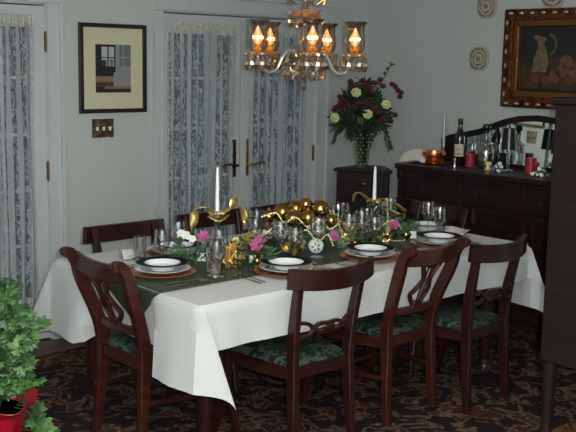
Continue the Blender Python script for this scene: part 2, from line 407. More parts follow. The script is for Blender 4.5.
# ================================================================== WALL THINGS
def frame_mb(x0, x1, z0, z1, w_, d_, y=0):
    mb = MB()
    mb.prism([(x0, z0), (x1, z0), (x1-w_, z0+w_), (x0+w_, z0+w_)], y-d_, y, 'y')
    mb.prism([(x0, z1), (x1, z1), (x1-w_, z1-w_), (x0+w_, z1-w_)], y-d_, y, 'y')
    mb.prism([(x0, z0), (x0, z1), (x0+w_, z1-w_), (x0+w_, z0+w_)], y-d_, y, 'y')
    mb.prism([(x1, z0), (x1, z1), (x1-w_, z1-w_), (x1-w_, z0+w_)], y-d_, y, 'y')
    return mb
t = thing('framed_picture', 'black framed picture with wide cream mat hanging above the light switch', 'picture', (-2.32, 0, 1.4))
build('picture_frame', frame_mb(-.243, .243, 0, .553, .026, .024, -.002), 'black', t, bevel=.002)
build('mat_board', MB().box(-.22, .22, -.012, -.004, .022, .53), 'matb', t)
pm = MB()
cols = ['pw', 'pd', 'pb', 'pg', 'pr', 'pc']
MT['pw'] = mat('print_pale', (.42, .46, .44), .7); MT['pd'] = mat('print_black', (.012, .012, .016), .6); MT['pb'] = mat('print_brown', (.06, .03, .022), .6)
MT['pg'] = mat('print_grey', (.22, .24, .25), .7); MT['pr'] = mat('print_tan', (.22, .13, .09), .7); MT['pc'] = mat('print_blue_grey', (.12, .15, .17), .7)
def pq(i, a, b, c, d, y=-.0125): pm.mi = i; pm.box(a, b, y-.001, y, c, d)
X0, X1, Z0, Z1 = -.128, .128, .127, .425; LW, LH = X1-X0, Z1-Z0
def rel(i, a, b, c, d, k=0): pq(i, X0+a*LW, X0+b*LW, Z0+c*LH, Z0+d*LH, -.0125-.0006*k)
rel(1, 0, 1, 0, 1); rel(3, .56, 1, .15, 1, 1); rel(5, .68, 1, .55, 1, 2); rel(3, .76, .80, .55, 1, 3); rel(3, .68, 1, .72, .75, 3)
rel(0, .17, .33, .55, .95, 1); rel(0, .37, .52, .55, .95, 1); rel(1, .17, .52, .72, .74, 2); rel(2, .17, .30, .55, .68, 2); rel(5, .40, .50, .56, .70, 2)
rel(4, 0, .55, .22, .34, 1); rel(2, 0, .55, .12, .22, 1); rel(3, .5, .98, .12, .42, 2); rel(1, 0, 1, 0, .12, 3); rel(4, .25, 1, .08, .13, 4)
build('printed_image', pm, None, t, mats=cols)
t = thing('switch_plate', 'small decorated brass light switch plate below the framed picture', 'light switch', (-2.395, 0, 1.245))
build('plate', MB().box(-.078, .078, -.008, -.001, 0, .118), mat('switch_bronze', (.10, .055, .03), .35, .6, var=(40, (.35, .26, .12), .5, .7)), t, bevel=.002)
for dx in (-.045, 0, .045): build('toggle', MB().box(dx-.006, dx+.006, -.022, -.008, .045, .07), 'china', t, bevel=.002)

# gilt frame painting on right wall (local: faces -X)
t = thing('gilt_framed_painting', 'still life painting of a pitcher and fruit in a carved reddish gilt frame', 'painting', (0, -1.845, 1.462), -PI/2)
MT['gilt'] = mat('antique_gilt', (.16, .055, .022), .35, .7, bump=(70, .9), var=(25, (.05, .014, .010), .42, .62))
MT['gilt2'] = mat('inner_gilt', (.22, .10, .035), .3, .8, bump=(90, .5))
HW = .52
build('outer_frame', frame_mb(-HW, HW, 0, .655, .075, .06, -.004), 'gilt', t, bevel=.008)
build('inner_frame', frame_mb(-HW+.07, HW-.07, .07, .585, .045, .045, -.004), 'gilt2', t, bevel=.006)
om = []
k = -HW+.05
while k < HW-.03:
    for z in (.028, .627): om.append(((k, -.064, z), (1.5, .5, .7)))
    k += .085
for sx in (-HW+.028, HW-.028):
    for i in range(6): om.append(((sx, -.064, .09+i*.095), (.7, .5, 1.5)))
MT['worn'] = mat('worn_gilt_highlights', (.50, .38, .27), .35, .3)
for q_, s3 in om:
    build('pale_ornament', MB().sphere(q_, .012, 8, s3), 'worn', t, smooth=True)
pm = MB(); y = -.012
pm.mi = 0; pm.box(-HW+.11, HW-.11, y, y+.006, .11, .545)
def blob(i, cx, cz, rx, rz_, k, n=18, wob=0):
    pm.mi = i; pm.prism([(cx+rx*math.cos(2*PI*q/n)*(1+wob*math.sin(q*2.7)), cz+rz_*math.sin(2*PI*q/n)*(1+wob*math.sin(q*1.9))) for q in range(n)], y-.0007*(k+1), y-.0007*k, 'y')
pm.mi = 4; pm.prism([(-HW+.11, .13), (HW-.11, .13), (HW-.11, .27), (-.2, .25), (-HW+.11, .29)], y-.0007, y, 'y')
blob(4, -.08, .28, .2, .06, 1, wob=.15); blob(4, -.3, .22, .10, .08, 1, wob=.2)
pm.mi = 1; pm.prism([(-.31, .24), (-.20, .24), (-.185, .30), (-.20, .37), (-.225, .42), (-.21, .465), (-.235, .47), (-.29, .485), (-.315, .47), (-.275, .44), (-.27, .40), (-.30, .34)], y-.0022, y-.0014, 'y')
for q in range(9):
    a = -1.2+q*.33; blob(1, -.19+.055*math.cos(a), .42+.065*math.sin(a), .008, .010, 3, 8)
for c in ((-.13, .215), (-.05, .31), (-.08, .25), (.04, .22)): blob(2, c[0], c[1], .048, .044, 4)
for c in ((.03, .29), (-.02, .19), (-.2, .19), (.1, .26), (-.28, .2)): blob(3, c[0], c[1], .035, .03, 5)
blob(5, .08, .2, .07, .03, 3); blob(1, .0, .24, .03, .02, 6)
MT['q0'] = mat('paint_dark_ground', (.014, .014, .012), .4); MT['q1'] = mat('paint_stoneware', (.10, .075, .045), .4, var=(30, (.15, .115, .07), .4, .6))
MT['q2'] = mat('paint_peach', (.12, .05, .03), .4); MT['q3'] = mat('paint_fruit_brown', (.10, .035, .02), .4); MT['q4'] = mat('paint_drape_brown', (.025, .014, .009), .4, var=(25, (.06, .032, .016), .4, .6)); MT['q5'] = mat('paint_rust', (.08, .03, .018), .4)
build('canvas', pm, None, t, mats=['q0', 'q1', 'q2', 'q3', 'q4', 'q5'])

# three small plates on the right wall
MT['plate'] = mat('wall_plate_cream', (.42, .38, .31), .35, coat=.3)
MT['plate2'] = mat('wall_plate_pattern', (.15, .115, .09), .4, coat=.3, var=(60, (.34, .30, .25), .45, .6))
def wallplate(label, y, z, s=1):
    t = thing('decorative_plate', label, 'plate', (0, y, z), -PI/2, 'square plates hung on the right wall')
    def sq(r, k=.7, n=28): return [(r*math.copysign(abs(math.cos(2*PI*q/n))**k, math.cos(2*PI*q/n)), 1.04*r*math.copysign(abs(math.sin(2*PI*q/n))**k, math.sin(2*PI*q/n))) for q in range(n)]
    a = MB().prism(sq(.082*s), -.022, -.004, 'y'); build('plate_body', a, 'plate', t, bevel=.004)
    for i, (r, m_) in enumerate(((.074, 'plate2'), (.058, 'plate'), (.048, 'plate2'), (.034, 'plate'), (.017, 'plate2'))):
        build('painted_ring', MB().prism(sq(r*s, .85), -.0225-.001*(i+1), -.0215-.001*i, 'y'), m_, t)
wallplate('small cream patterned plate on the right wall, lower left of the gilt painting', -1.095, 1.785)
wallplate('small cream patterned plate high above the other, cut by the photo top', -1.14, 2.145)
wallplate('cream patterned plate directly above the gilt painting, mostly out of the photo', -1.665, 2.21, 1.1)

# ================================================================== SIDEBOARD
SB = thing('sideboard', 'large dark wooden sideboard with drawers standing against the right wall', 'sideboard', (0, -1.62, 0), -PI/2)
# local: X along wall (local +x = world -y), local -y... front = local -y = world -x
hw = .83; D = .52
mb = MB(); mb.box(-hw+.03, hw-.03, -D+.03, -.03, .11, .995)
build('body', mb, 'dark', SB, bevel=.004)
mb = MB(); mb.box(-hw, hw, -D, -.025, 1.015, 1.05); mb.box(-hw+.012, hw-.012, -D+.012, -.025, .995, 1.015)
build('top', mb, 'dark', SB, bevel=.006)
for sx in (-1, 1):
    for y in (-D+.06, -.07):
        l_ = MB(); l_.lathe([(.018, 0), (.026, .02), (.020, .05), (.034, .08), (.040, .10), (.040, .112)], 14, (sx*(hw-.08), y, 0)); build('leg', l_, 'dark', SB, smooth=True)
    p_ = MB(); p_.lathe([(.03, .112), (.03, .26), (.022, .28), (.026, .6), (.022, .93), (.032, .95), (.032, .995)], 14, (sx*(hw-.035), -D+.04, 0)); build('column', p_, 'dark', SB, smooth=True)
def knob(par, x, z, y=-D+.012):
    k = MB(); k.lathe([(.006, 0), (.006, .01), (.014, .016), (.012, .024), (0, .026)], 10, mw=Matrix.Translation((x, y+.004, z)) @ Matrix.Rotation(PI/2, 4, 'X')); build('knob', k, 'brassd', par, smooth=True)
xs = [-.76, -.25, .25, .76]
for i in range(3):
    a, b = xs[i]+.01, xs[i+1]-.01
    d = build('drawer', MB().box(a, b, -D+.015, -D+.035, .83, .975), 'dark', SB, bevel=.005)
    knob(d, a+.12, .90); knob(d, b-.12, .90)
    if i == 1:
        for z0, z1 in ((.60, .81), (.38, .58), (.14, .36)):
            d = build('drawer', MB().box(a, b, -D+.015, -D+.035, z0, z1), 'dark', SB, bevel=.005); knob(d, a+.12, (z0+z1)/2); knob(d, b-.12, (z0+z1)/2)
    else:
        mb = MB().box(a, b, -D+.015, -D+.035, .14, .81); 
        d = build('door', mb, 'dark', SB, bevel=.005)
        build('door_panel', frame_mb(a+.05, b-.05, .20, .76, .02, .008, -D+.016), 'mahog', d, bevel=.003)
        knob(d, b-.03 if i == 0 else a+.03, .55)
    if i: build('pilaster', MB().box(xs[i]-.012, xs[i]+.012, -D+.010, -D+.034, .12, .99), 'mahog', SB, bevel=.004)
# backboard: arch outline with mirror
arch = [(.80, 1.21), (.73, 1.24), (.57, 1.275), (.46, 1.30), (.38, 1.335), (.25, 1.382), (.13, 1.408), (0, 1.418)]
top_ = [(-x, z) for x, z in arch]+[(x, z) for x, z in arch[::-1][1:]]
def off(pts, d): return [(x*(1-d/1.0), z-d*1.1) for x, z in pts]
fm = MB()
inner = [(-.345, 1.290), (-.25, 1.336), (-.13, 1.368), (0, 1.378), (.13, 1.368), (.25, 1.336), (.345, 1.290)]
def strip(mb, A, B, y0, y1):
    for i in range(len(A)-1): mb.prism([A[i], A[i+1], B[i+1], B[i]], y0, y1, 'y')
lo = [(x, max(z-.04, 1.06)) for x, z in top_]
strip(fm, top_, lo, -.055, -.024)
for s_ in (-1, 1):   # solid side panels beside the mirror
    P = [(s_*.80, 1.05), (s_*.80, 1.21), (s_*.73, 1.23), (s_*.57, 1.25), (s_*.57, 1.05)]
    fm.prism(P, -.05, -.024, 'y')
fm.box(-.80, .80, -.055, -.024, 1.05, 1.075)
build('mirror_frame', fm, 'dark', SB)
mp = [(-.57, 1.06)]+[(x, z-.03) for x, z in top_ if abs(x) < .58]+[(.57, 1.06)]
mm = MB().prism(mp, -.046, -.040, 'y'); mm.v = [(a, b+(c-1.06)*.05, c) for a, b, c in mm.v]
build('mirror_glass', mm, 'mirror', SB)

ZS = 1.051
# ---- sideboard objects (world x about -.25)
def candle_mb(h, r): return MB().lathe([(r*.95, 0), (r, h*.1), (r*.75, h*.8), (r*.45, h*.98), (.001, h)], 14)
t = thing('candlestick', 'slim silver candlestick with a tall taper in front of the sideboard back panel', 'candlestick', (-.16, -.93, ZS))
build('candle_holder', MB().lathe([(.03, 0), (.03, .006), (.008, .02), (.012, .05), (.007, .07), (.014, .10), (.014, .115), (.010, .115)], 14), 'silver', t, smooth=True)
o = build('taper_candle', candle_mb(.24, .011), mat('silver_grey_wax', (.42, .46, .47), .3, .3), t, smooth=True, loc=(0, 0, .112))
t = thing('wine_bottle', 'dark wine bottle with a cream label on the sideboard', 'bottle', (-.25, -1.145, ZS))
build('bottle_glass', MB().lathe([(.034, 0), (.038, .006), (.038, .19), (.034, .215), (.018, .245), (.0145, .262), (.0145, .315)], 24), 'bottle', t, smooth=True)
build('capsule', MB().lathe([(.016, .285), (.0165, .286), (.0165, .318), (.015, .325), (.0, .326)], 18), mat('black_capsule', (.02, .018, .02), .25), t, smooth=True)
lb = MB()
def lab(u, v): a = PI+.78-1.1+u*2.0-.2; return (.0386*math.cos(a), .0386*math.sin(a), .065+.085*v)
lb.grid(lab, 14, 1); build('label', lb, 'label', t, smooth=True, recalc=False)
lk = MB()
for z, a0, a1 in ((.11, .3, .7), (.118, .38, .62), (.085, .25, .75), (.078, .35, .65)):
    lk.grid(lambda u, v: (.0389*math.cos(PI+.78-1.3+(a0+(a1-a0)*u)*2.0), .0389*math.sin(PI+.78-1.3+(a0+(a1-a0)*u)*2.0), z+.003*v), 8, 1)
build('label_print', lk, 'ink', t, recalc=False)
def goblet(h, r, stem=.45, n=22):
    hb = h*(1-stem)
    p = [(.001, 0), (r*.85, .0015), (r*.85, .003), (.005, .010), (.0035, .02), (.0035, h*stem-.01), (.008, h*stem)]
    q = [(r*.6, h*stem+hb*.12), (r*.95, h*stem+hb*.38), (r, h*stem+hb*.6), (r*.9, h*stem+hb*.85), (r*.84, h)]
    inn = [(a-.0012, b) for a, b in reversed(q)]+[(.003, h*stem+.004)]
    return MB().lathe(p+q+inn, n, cap=False)
g0 = build('cordial_glass', goblet(.15, .028), 'glass', smooth=True, loc=(-.18, -1.20, ZS)); tag(g0, 'small clear stemmed glass between the wine bottle and the decanter', 'glass', 'glasses on the sideboard')
def votive(label, y, x=-.27, s=1):
    t = thing('red_votive_candle', label, 'candle', (x, y, ZS), 0, 'red votives on the sideboard')
    build('red_glass_cup', MB().lathe([(.028*s, 0), (.032*s, .004), (.034*s, .09*s), (.031*s, .09*s), (.029*s, .07*s), (.001, .068*s)], 20), 'redwax', t, smooth=True)
    build('wick', MB().lathe([(.0015, .068*s), (.001, .085*s)], 6), 'ink', t)
votive('crimson votive candle in front of the decanter, right of the wine bottle', -1.255)
votive('larger crimson votive on the right, between two sparkling glass clusters', -1.74, s=1.15)
t = thing('silver_jigger', 'tiny silver cup at the foot of the wine bottle', 'cup', (-.34, -1.18, ZS))
build('cup_body', MB().lathe([(.010, 0), (.009, .01), (.012, .055), (.010, .055), (.008, .015), (.001, .013)], 14), 'silver', t, smooth=True)
t = thing('decanter', 'cut crystal decanter with a dark ball stopper on the sideboard', 'decanter', (-.22, -1.345, ZS))
build('decanter_body', MB().lathe([(.05, 0), (.055, .01), (.058, .09), (.05, .14), (.02, .19), (.016, .23), (.022, .245), (.020, .245), (.014, .23), (.016, .19), (.045, .135), (.052, .09), (.049, .014), (.001, .012)], 20, flute=.10, nf=10), 'crystal2', t, smooth=True)
build('stopper', MB().lathe([(.012, .235), (.012, .25), (.024, .262), (.028, .28), (.02, .298), (.001, .303)], 16), 'bottle', t, smooth=True)
bd = MB()
for i in range(12): a = 2*PI*i/12; bd.sphere((.046*math.cos(a), .046*math.sin(a), .165+.004*math.sin(3*a)), .008, 8)
build('bead_collar', bd, 'silver', t, smooth=True)
t = thing('cream_votive', 'small cream candle cup on the sideboard edge below the decanter', 'candle', (-.33, -1.45, ZS))
build('cup', MB().lathe([(.020, 0), (.023, .004), (.024, .055), (.021, .055), (.02, .045), (.001, .043)], 16), mat('cream_glaze', (.62, .56, .33), .4), t, smooth=True)
build('painted_band', MB().lathe([(.0243, .02), (.0245, .036)], 16, cap=False), 'brass', t)
g = build('tumbler', MB().lathe([(.001, 0), (.026, .001), (.032, .11), (.030, .11), (.025, .006), (.001, .006)], 18, cap=False), glass('smoke_glass', (.25, .27, .30), .2), smooth=True, loc=(-.2, -1.47, ZS)); tag(g, 'smoky dark tumbler standing between the decanter and the shaded candle lamp', 'glass', 'glasses on the sideboard')
t = thing('candle_lamp', 'small candle lamp with a black drum shade in front of the mirror', 'lamp', (-.27, -1.565, ZS))
build('lamp_stem', MB().lathe([(.035, 0), (.035, .008), (.01, .02), (.014, .05), (.007, .08), (.012, .11), (.008, .15), (.008, .2)], 16), 'crystal2', t, smooth=True)
build('lamp_shade', MB().lathe([(.050, .145), (.040, .285), (.0385, .285), (.0485, .145)], 24, cap=False), 'black', t, smooth=True)
t = thing('candle_lamp', 'second small candle lamp with a black shade at the right of the sideboard, partly hidden', 'lamp', (-.25, -1.93, ZS))
build('lamp_stem', MB().lathe([(.035, 0), (.035, .008), (.01, .02), (.014, .05), (.007, .08), (.012, .11), (.008, .15), (.008, .2)], 16), 'crystal2', t, smooth=True)
build('lamp_shade', MB().lathe([(.050, .145), (.040, .285), (.0385, .285), (.0485, .145)], 24, cap=False), 'black', t, smooth=True)
def cluster(label, y, cols_, x=-.35, seed=3):
    random.seed(seed); t = thing('glass_bead_cluster', label, 'ornament', (x, y, ZS), 0, 'glass bead clusters on the sideboard')
    for i in range(16):
        a = random.uniform(0, 2*PI); r = random.uniform(0, .055); rr = random.uniform(.010, .016)
        z = rr+random.choice((0, 0, .022, .04))*(1-r/.07)
        build('bead', MB().sphere((r*math.cos(a), r*math.sin(a), z), rr, 8), cols_[i % len(cols_)], t)  # white china beads stand in for flash sparkle on glass
cluster('clear and blue bead cluster, its sparkle painted white, in front of the black shaded lamp', -1.56, ['china', 'silver', mat('blue_bead', (.25, .35, .6), .2, .6)])
cluster('green, blue and gold bead cluster, sparkle painted white, at the right sideboard end', -1.87, ['china', mat('green_bead', (.35, .65, .35), .2, .8), 'gold', mat('cyan_bead', (.3, .5, .8), .2, .8)], seed=5)
t = thing('copper_bowl', 'polished copper bowl on the left end of the sideboard', 'bowl', (-.29, -.955, ZS))
build('bowl_body', MB().lathe([(.05, 0), (.052, .006), (.075, .03), (.085, .065), (.083, .085), (.080, .085), (.08, .065), (.07, .034), (.001, .012)], 26), 'copper', t, smooth=True)
build('copper_tray', MB().lathe([(.001, -.0), (.10, .0), (.115, .008), (.112, .010), (.001, .004)], 28), 'copper', t, smooth=True)
def nap(u, v):
    x = -.09+.18*u; y = -.10+.20*v
    z = .045+.045*math.exp(-((u-.55)**2+(v-.5)**2)*5)-.05*max(0, abs(v-.5)-.3)*4*.6+.008*math.sin(u*13+v*6)
    return (x, y, max(.004, z-.06*max(0, (u-.8))*4-.05*max(0, .2-u)*4))
n_ = build('napkin', MB().grid(nap, 18, 18), 'linen2', smooth=True, solid=.004, loc=(-.33, -.825, ZS+.003), rz=.3, recalc=False)
tag(n_, 'white folded napkin slumped over the sideboard left end beside the copper bowl', 'napkin')

# ================================================================== CORNER STAND + FLOWERS
ang = math.atan2(-.37, .22)  # front edge direction
cx, cy = -.48, -.445; fr = Vector((.511, -.86, 0))
t = thing('corner_stand', 'small dark wooden cabinet set diagonally in the room corner under the vase', 'stand', (-.370, -.378, 0), ang)
mb = MB().prism([(-.215, -.135), (.215, -.135), (.215, -.07), (.10, .2), (-.10, .2), (-.215, -.07)], .945, .97); build('top', mb, 'dark', t, bevel=.005)
mb = MB().prism([(-.195, -.12), (.195, -.12), (.195, -.07), (.09, .18), (-.09, .18), (-.195, -.07)], .1, .945); build('body', mb, 'dark', t, bevel=.004)
for x, y in ((-.17, -.10), (.17, -.10), (.07, .15), (-.07, .15)): build('leg', MB().lathe([(.014, 0), (.022, .1)], 10, (x, y, 0)), 'dark', t)
d = build('drawer', MB().box(-.165, .165, -.128, -.119, .80, .925), 'dark', t, bevel=.004)
build('carved_rosette', MB().sphere((0, -.13, .86), .035, 12, (1, .25, .6)), 'mahog2', d, smooth=True)
d = build('door', MB().box(-.165, .165, -.128, -.119, .13, .78), 'dark', t, bevel=.004)
build('knob', MB().sphere((.13, -.135, .5), .012, 10), 'brassd', d, smooth=True)
# vase
VB = Vector((-.375, -.335, .971))
t = thing('flower_vase', 'tall cut green glass vase of stems standing on the corner stand', 'vase', VB)
build('vase_glass', MB().lathe([(.001, 0), (.048, .001), (.050, .012), (.056, .08), (.078, .27), (.083, .285), (.080, .285), (.073, .27), (.05, .08), (.043, .016), (.001, .014)], 26, flute=.06, nf=13), 'greenv', t, smooth=True)
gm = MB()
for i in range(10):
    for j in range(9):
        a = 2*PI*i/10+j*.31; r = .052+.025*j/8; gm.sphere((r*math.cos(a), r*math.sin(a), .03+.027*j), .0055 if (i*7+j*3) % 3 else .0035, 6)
build('painted_glints', gm, mat('glint_paint', (.52, .62, .44), .15, .1), t)  # pale dots paint in the glints on the cut glass
# flowers
def leafshape(mb, p, d, nrm, L, W):
    d = d.normalized(); s_ = d.cross(nrm).normalized(); n2 = s_.cross(d)
    pts = [p, p+d*L*.35+s_*W*.5-n2*.04*L, p+d*L*.7+s_*W*.35-n2*.08*L, p+d*L-n2*.2*L, p+d*L*.7-s_*W*.35-n2*.08*L, p+d*L*.35-s_*W*.5-n2*.04*L]
    mb.add(pts, [(0, 1, 2, 3), (0, 3, 4, 5)])
def rv(): 
    while 1:
        v = Vector((random.uniform(-1, 1), random.uniform(-1, 1), random.uniform(-1, 1)))
        if .05 < v.length < 1: return v
t2 = thing('flower_arrangement', 'tall bouquet of maroon and cream flowers with dark foliage in the green vase', 'flowers', (VB.x, VB.y, VB.z+.02))
random.seed(11)
stm = MB(); fol = MB(); heads = []
for i in range(64):
    a = random.uniform(0, 2*PI); s_ = random.uniform(.15, 1)
    tip = Vector((.23*s_*math.cos(a), .23*s_*math.sin(a), .23+.34*(1-.85*s_*s_)*random.uniform(.65, 1.15)))
    b = Vector((random.uniform(-.03, .03), random.uniform(-.03, .03), .01)); c = Vector((tip.x*.35, tip.y*.35, .27))
    path = smooth_path([b, c, tip], 4); stm.tube(path, .003, 5)
    for q in range(24):
        k = random.uniform(.35, 1); p_ = path[min(len(path)-1, int(k*len(path)))]+rv()*.02
        leafshape(fol, p_, rv()+Vector((0, 0, .25))+Vector((p_.x, p_.y, 0))*2, rv(), random.uniform(.06, .10), random.uniform(.022, .04))
    heads.append(tip)
right = Vector((.743, -.668, 0)); toc = Vector((-.66, -.73, 0))
for (dr, h0, dz, nn) in ((-.22, .30, -.09, 30), (.20, .29, -.12, 34), (-.12, .30, -.03, 20)):  # drooping sprays
    path = smooth_path([Vector((0, 0, .28)), right*dr*.6+toc*.05+Vector((0, 0, h0+.03)), right*dr*.95+toc*.05+Vector((0, 0, h0+dz))], 5); stm.tube(path, .0025, 5)
    for q in range(nn):
        p_ = path[random.randint(2, len(path)-1)]+rv()*.02; leafshape(fol, p_, Vector((right*dr*2))+Vector((0, 0, -.9))+rv()*.4, rv(), .08, .016)
path = smooth_path([Vector((0, 0, .28)), right*.10+Vector((0, 0, .55)), right*.20+Vector((0, 0, .75))], 6); stm.tube(path, .003, 5)
for q in range(26): p_ = path[6+q % 7]; leafshape(fol, p_, rv()+Vector((0, 0, .6)), rv(), .03, .012)
build('stems', stm, 'stem', t2); build('foliage', fol, 'leafd', t2)
def bloom(mb, c, r, d=Vector((0, 0, 1)), layers=3, n=6):
    d = d.normalized(); a0 = d.orthogonal().normalized(); b0 = d.cross(a0)
    for L in range(layers):
        rr = r*(1-.27*L); tilt = .35+.5*L
        for k in range(n):
            a = 2*PI*k/n+L*.5; o_ = a0*math.cos(a)+b0*math.sin(a); s_ = d.cross(o_)
            p0 = c; p1 = c+o_*rr*.6+d*rr*tilt*.6; p2 = c+o_*rr+d*rr*tilt
            w_ = rr*.45
            mb.add([p0, p1+s_*w_, p2+s_*w_*.6, p2+o_*rr*.1-d*rr*.1, p2-s_*w_*.6, p1-s_*w_], [(0, 1, 2, 3), (0, 3, 4, 5)])
def flower(par, pos, r, m_, nm, layers=3, n=6, d=None):
    mb = MB(); bloom(mb, Vector((0, 0, 0)), r, d or (toc+Vector((0, 0, .5))), layers, n)
    if layers >= 3: mb.sphere(((d or (toc+Vector((0, 0, .5)))).normalized()*r*.35), r*.45, 8)
    return build(nm, mb, m_, par, loc=pos, recalc=False)
def fp(px, z, dep=.14): return right*px+toc*dep+Vector((0, 0, z))
MU = 1/969*7.15
def ff(px, py, dep=.14):   # offset (m) right/up of the vase foot as seen across the room
    return right*((px-360)*MU)+toc*dep+Vector((0, 0, (166-py)*MU*1.0-.02-.0*dep))
for px, py in ((363, 112), (351, 91), (381, 102), (331, 116)): flower(t2, ff(px, py), .036, 'cream', 'cream_rose', 4, 7)
for px, py in ((348, 84), (357, 79), (363, 86), (369, 81), (377, 84), (389, 84), (395, 90), (336, 101), (330, 108), (339, 108), (361, 102), (369, 106), (375, 120), (386, 118), (350, 106), (345, 80), (360, 83), (374, 78), (392, 88), (338, 98), (333, 105), (340, 100), (365, 98), (372, 110), (390, 112), (378, 116), (355, 101), (394, 94), (386, 82), (335, 95), (367, 90), (343, 104), (362, 88)):
    flower(t2, ff(px, py, .15), .021, 'maroon', 'maroon_flower', 2, 6)

# ================================================================== TABLE
TX0, TX1, TY0, TY1, TZ = -3.335, -1.06, -2.28, -1.10, .762
TB = thing('dining_table', 'long mahogany dining table on reeded legs hidden under the white tablecloth', 'table', (-2.2, -1.69, 0))
build('tabletop', MB().box(-1.125, 1.125, -.575, .575, .73, .757), 'mahog', TB, bevel=.004)
fm = MB(); fm.box(-1.05, 1.05, -.45, -.43, .64, .73); fm.box(-1.05, 1.05, .43, .45, .64, .73); fm.box(-1.05, -1.03, -.45, .45, .64, .73); fm.box(1.03, 1.05, -.45, .45, .64, .73)
build('apron', fm, 'mahog', TB)
for x, y in ((-1.02, -.475), (1.02, -.425), (-1.02, .44), (1.02, .44), (-.02, -.06)):
    lg = MB(); lg.lathe([(.024, .075), (.030, .12), (.042, .42), (.046, .56), (.036, .58), (.046, .60), (.046, .73)], 36, (x, y, .0), flute=.10, nf=12)
    l_ = build('leg', lg, 'mahog', TB, smooth=True)
    cs = MB(); cs.lathe([(.001, .012), (.020, .012), (.024, .03), (.022, .05), (.026, .055), (.026, .08)], 18, (x, y, 0)); build('brass_ferrule', cs, 'steel', l_, smooth=True)
# white cloth
def cloth_pt(X, Y, side=1):
    """flat cloth coordinate -> draped position"""
    ex = max(TX0-X, X-TX1, 0); ey = max(TY0-Y, Y-TY1, 0); sx = -1 if X < TX0 else 1; sy = -1 if Y < TY0 else 1
    x = min(max(X, TX0), TX1); y = min(max(Y, TY0), TY1); r = math.hypot(ex, ey)
    if r < 1e-6: return (x, y, TZ+.0015*math.sin(X*5)*math.sin(Y*7))
    th = math.atan2(ey, ex); ux, uy = sx*math.cos(th), sy*math.sin(th)
    rad = .012; k = min(1, r/.03)
    if 0 < th < PI/2 and sx < 0 and sy < 0:      # this corner folds back along the near long side
        b = math.sin(PI*(th/(PI/2))**.6); back = 1 if th < .49 else max(0, (PI/2-th)/1.08)
        xo = -(rad*k+.05*r)*(1-b)*math.cos(th)+.22*r*b
        yo = -(rad*k+.05*r)*math.sin(th)-.22*r*b*back-.02*b
        return (x+xo, y+yo, TZ-r*(1+.04*b)+.3*rad*k)
    if ey == 0:                                   # over the seats at both heads the cloth drops straight and tucks in
        for cy_, s2 in ((-1.685, -1), (-1.57, 1)):
            if s2 == sx:
                q = max(0, min(1, (.30-abs(Y-cy_))/.06)); lim = TZ-.487
                if q > 0:
                    rr = min(r, lim); tuck = max(0, r-lim)
                    zz = TZ-(r*(1-q)+rr*q)+.3*rad*k
                    return (x+sx*((rad*k+.05*r+.012*r/.3*math.sin(Y*8))*(1-q)+.006*q)-sx*tuck*q-sx*.05*q*min(1, r/.2), y, zz)
    fold = math.sin(2*th)**1.1 if 0 < th < PI/2 else 0
    flare = .05*r + fold*.50*r*(1 if (sx < 0 and sy > 0) else .7)
    dz = r*(1+.03*fold)
    ripple = .0
    if ey > 0 and ex == 0: ripple = .010*r/.2*math.sin(X*9+1)+.004*math.sin(X*31)*r/.2
    if ex > 0 and ey == 0: ripple = .012*r/.3*math.sin(Y*8)+.005*math.sin(Y*23)*r/.3
    o_ = rad*k+flare+ripple
    # outward along edge normal (sides) or the diagonal (corner)
    fx_, fy_ = (sx*.7071, sy*.7071) if not (sx < 0 and sy > 0) else (-.12, 1.0)
    nx = ux if not fold else (ux*.3+fx_*.7); ny = uy if not fold else (uy*.3+fy_*.7)
    return (x+nx*o_, y+ny*o_, TZ-dz+.3*rad*(k))
OE, ON, OF = .37, .20, .24
cm = MB()
def lin(a, b, n): return [a+(b-a)*i/n for i in range(n+1)]
XS = lin(TX0-OE, TX0, 18)[:-1]+lin(TX0, TX1, 60)+lin(TX1, TX1+OE, 18)[1:]
YS = lin(TY0-ON, TY0, 12)[:-1]+lin(TY0, TY1, 24)+lin(TY1, TY1+OF, 12)[1:]
def cf(u, v): return cloth_pt(XS[round(u*(len(XS)-1))], YS[round(v*(len(YS)-1))])
cm.grid(cf, len(XS)-1, len(YS)-1)
cl = build('tablecloth', cm, 'cloth', smooth=True, recalc=False)
tag(cl, 'white linen tablecloth with hanging corners covering the dining table', 'tablecloth')
# green runner with pointed ends
rm = MB(); RY, RW = -1.755, .255
def rn(u, v):
    X = TX0-.20+(-1.22-TX0+.20)*u; ex = max(TX0-X, 0); w_ = RW*(1-max(ex, X+1.42, 0)/.205)
    Y = RY+(2*v-1)*w_; p_ = cloth_pt(X, Y)
    o_ = .004
    if ex > 0: return (p_[0]+(-.008 if X < TX0 else .008), p_[1], p_[2]+.002)
    return (p_[0], p_[1], p_[2]+o_)
rm.grid(rn, 110, 14)
ru = build('table_runner', rm, 'runner', smooth=True, recalc=False); tag(ru, 'dark green table runner with pointed ends along the middle of the table', 'table runner')

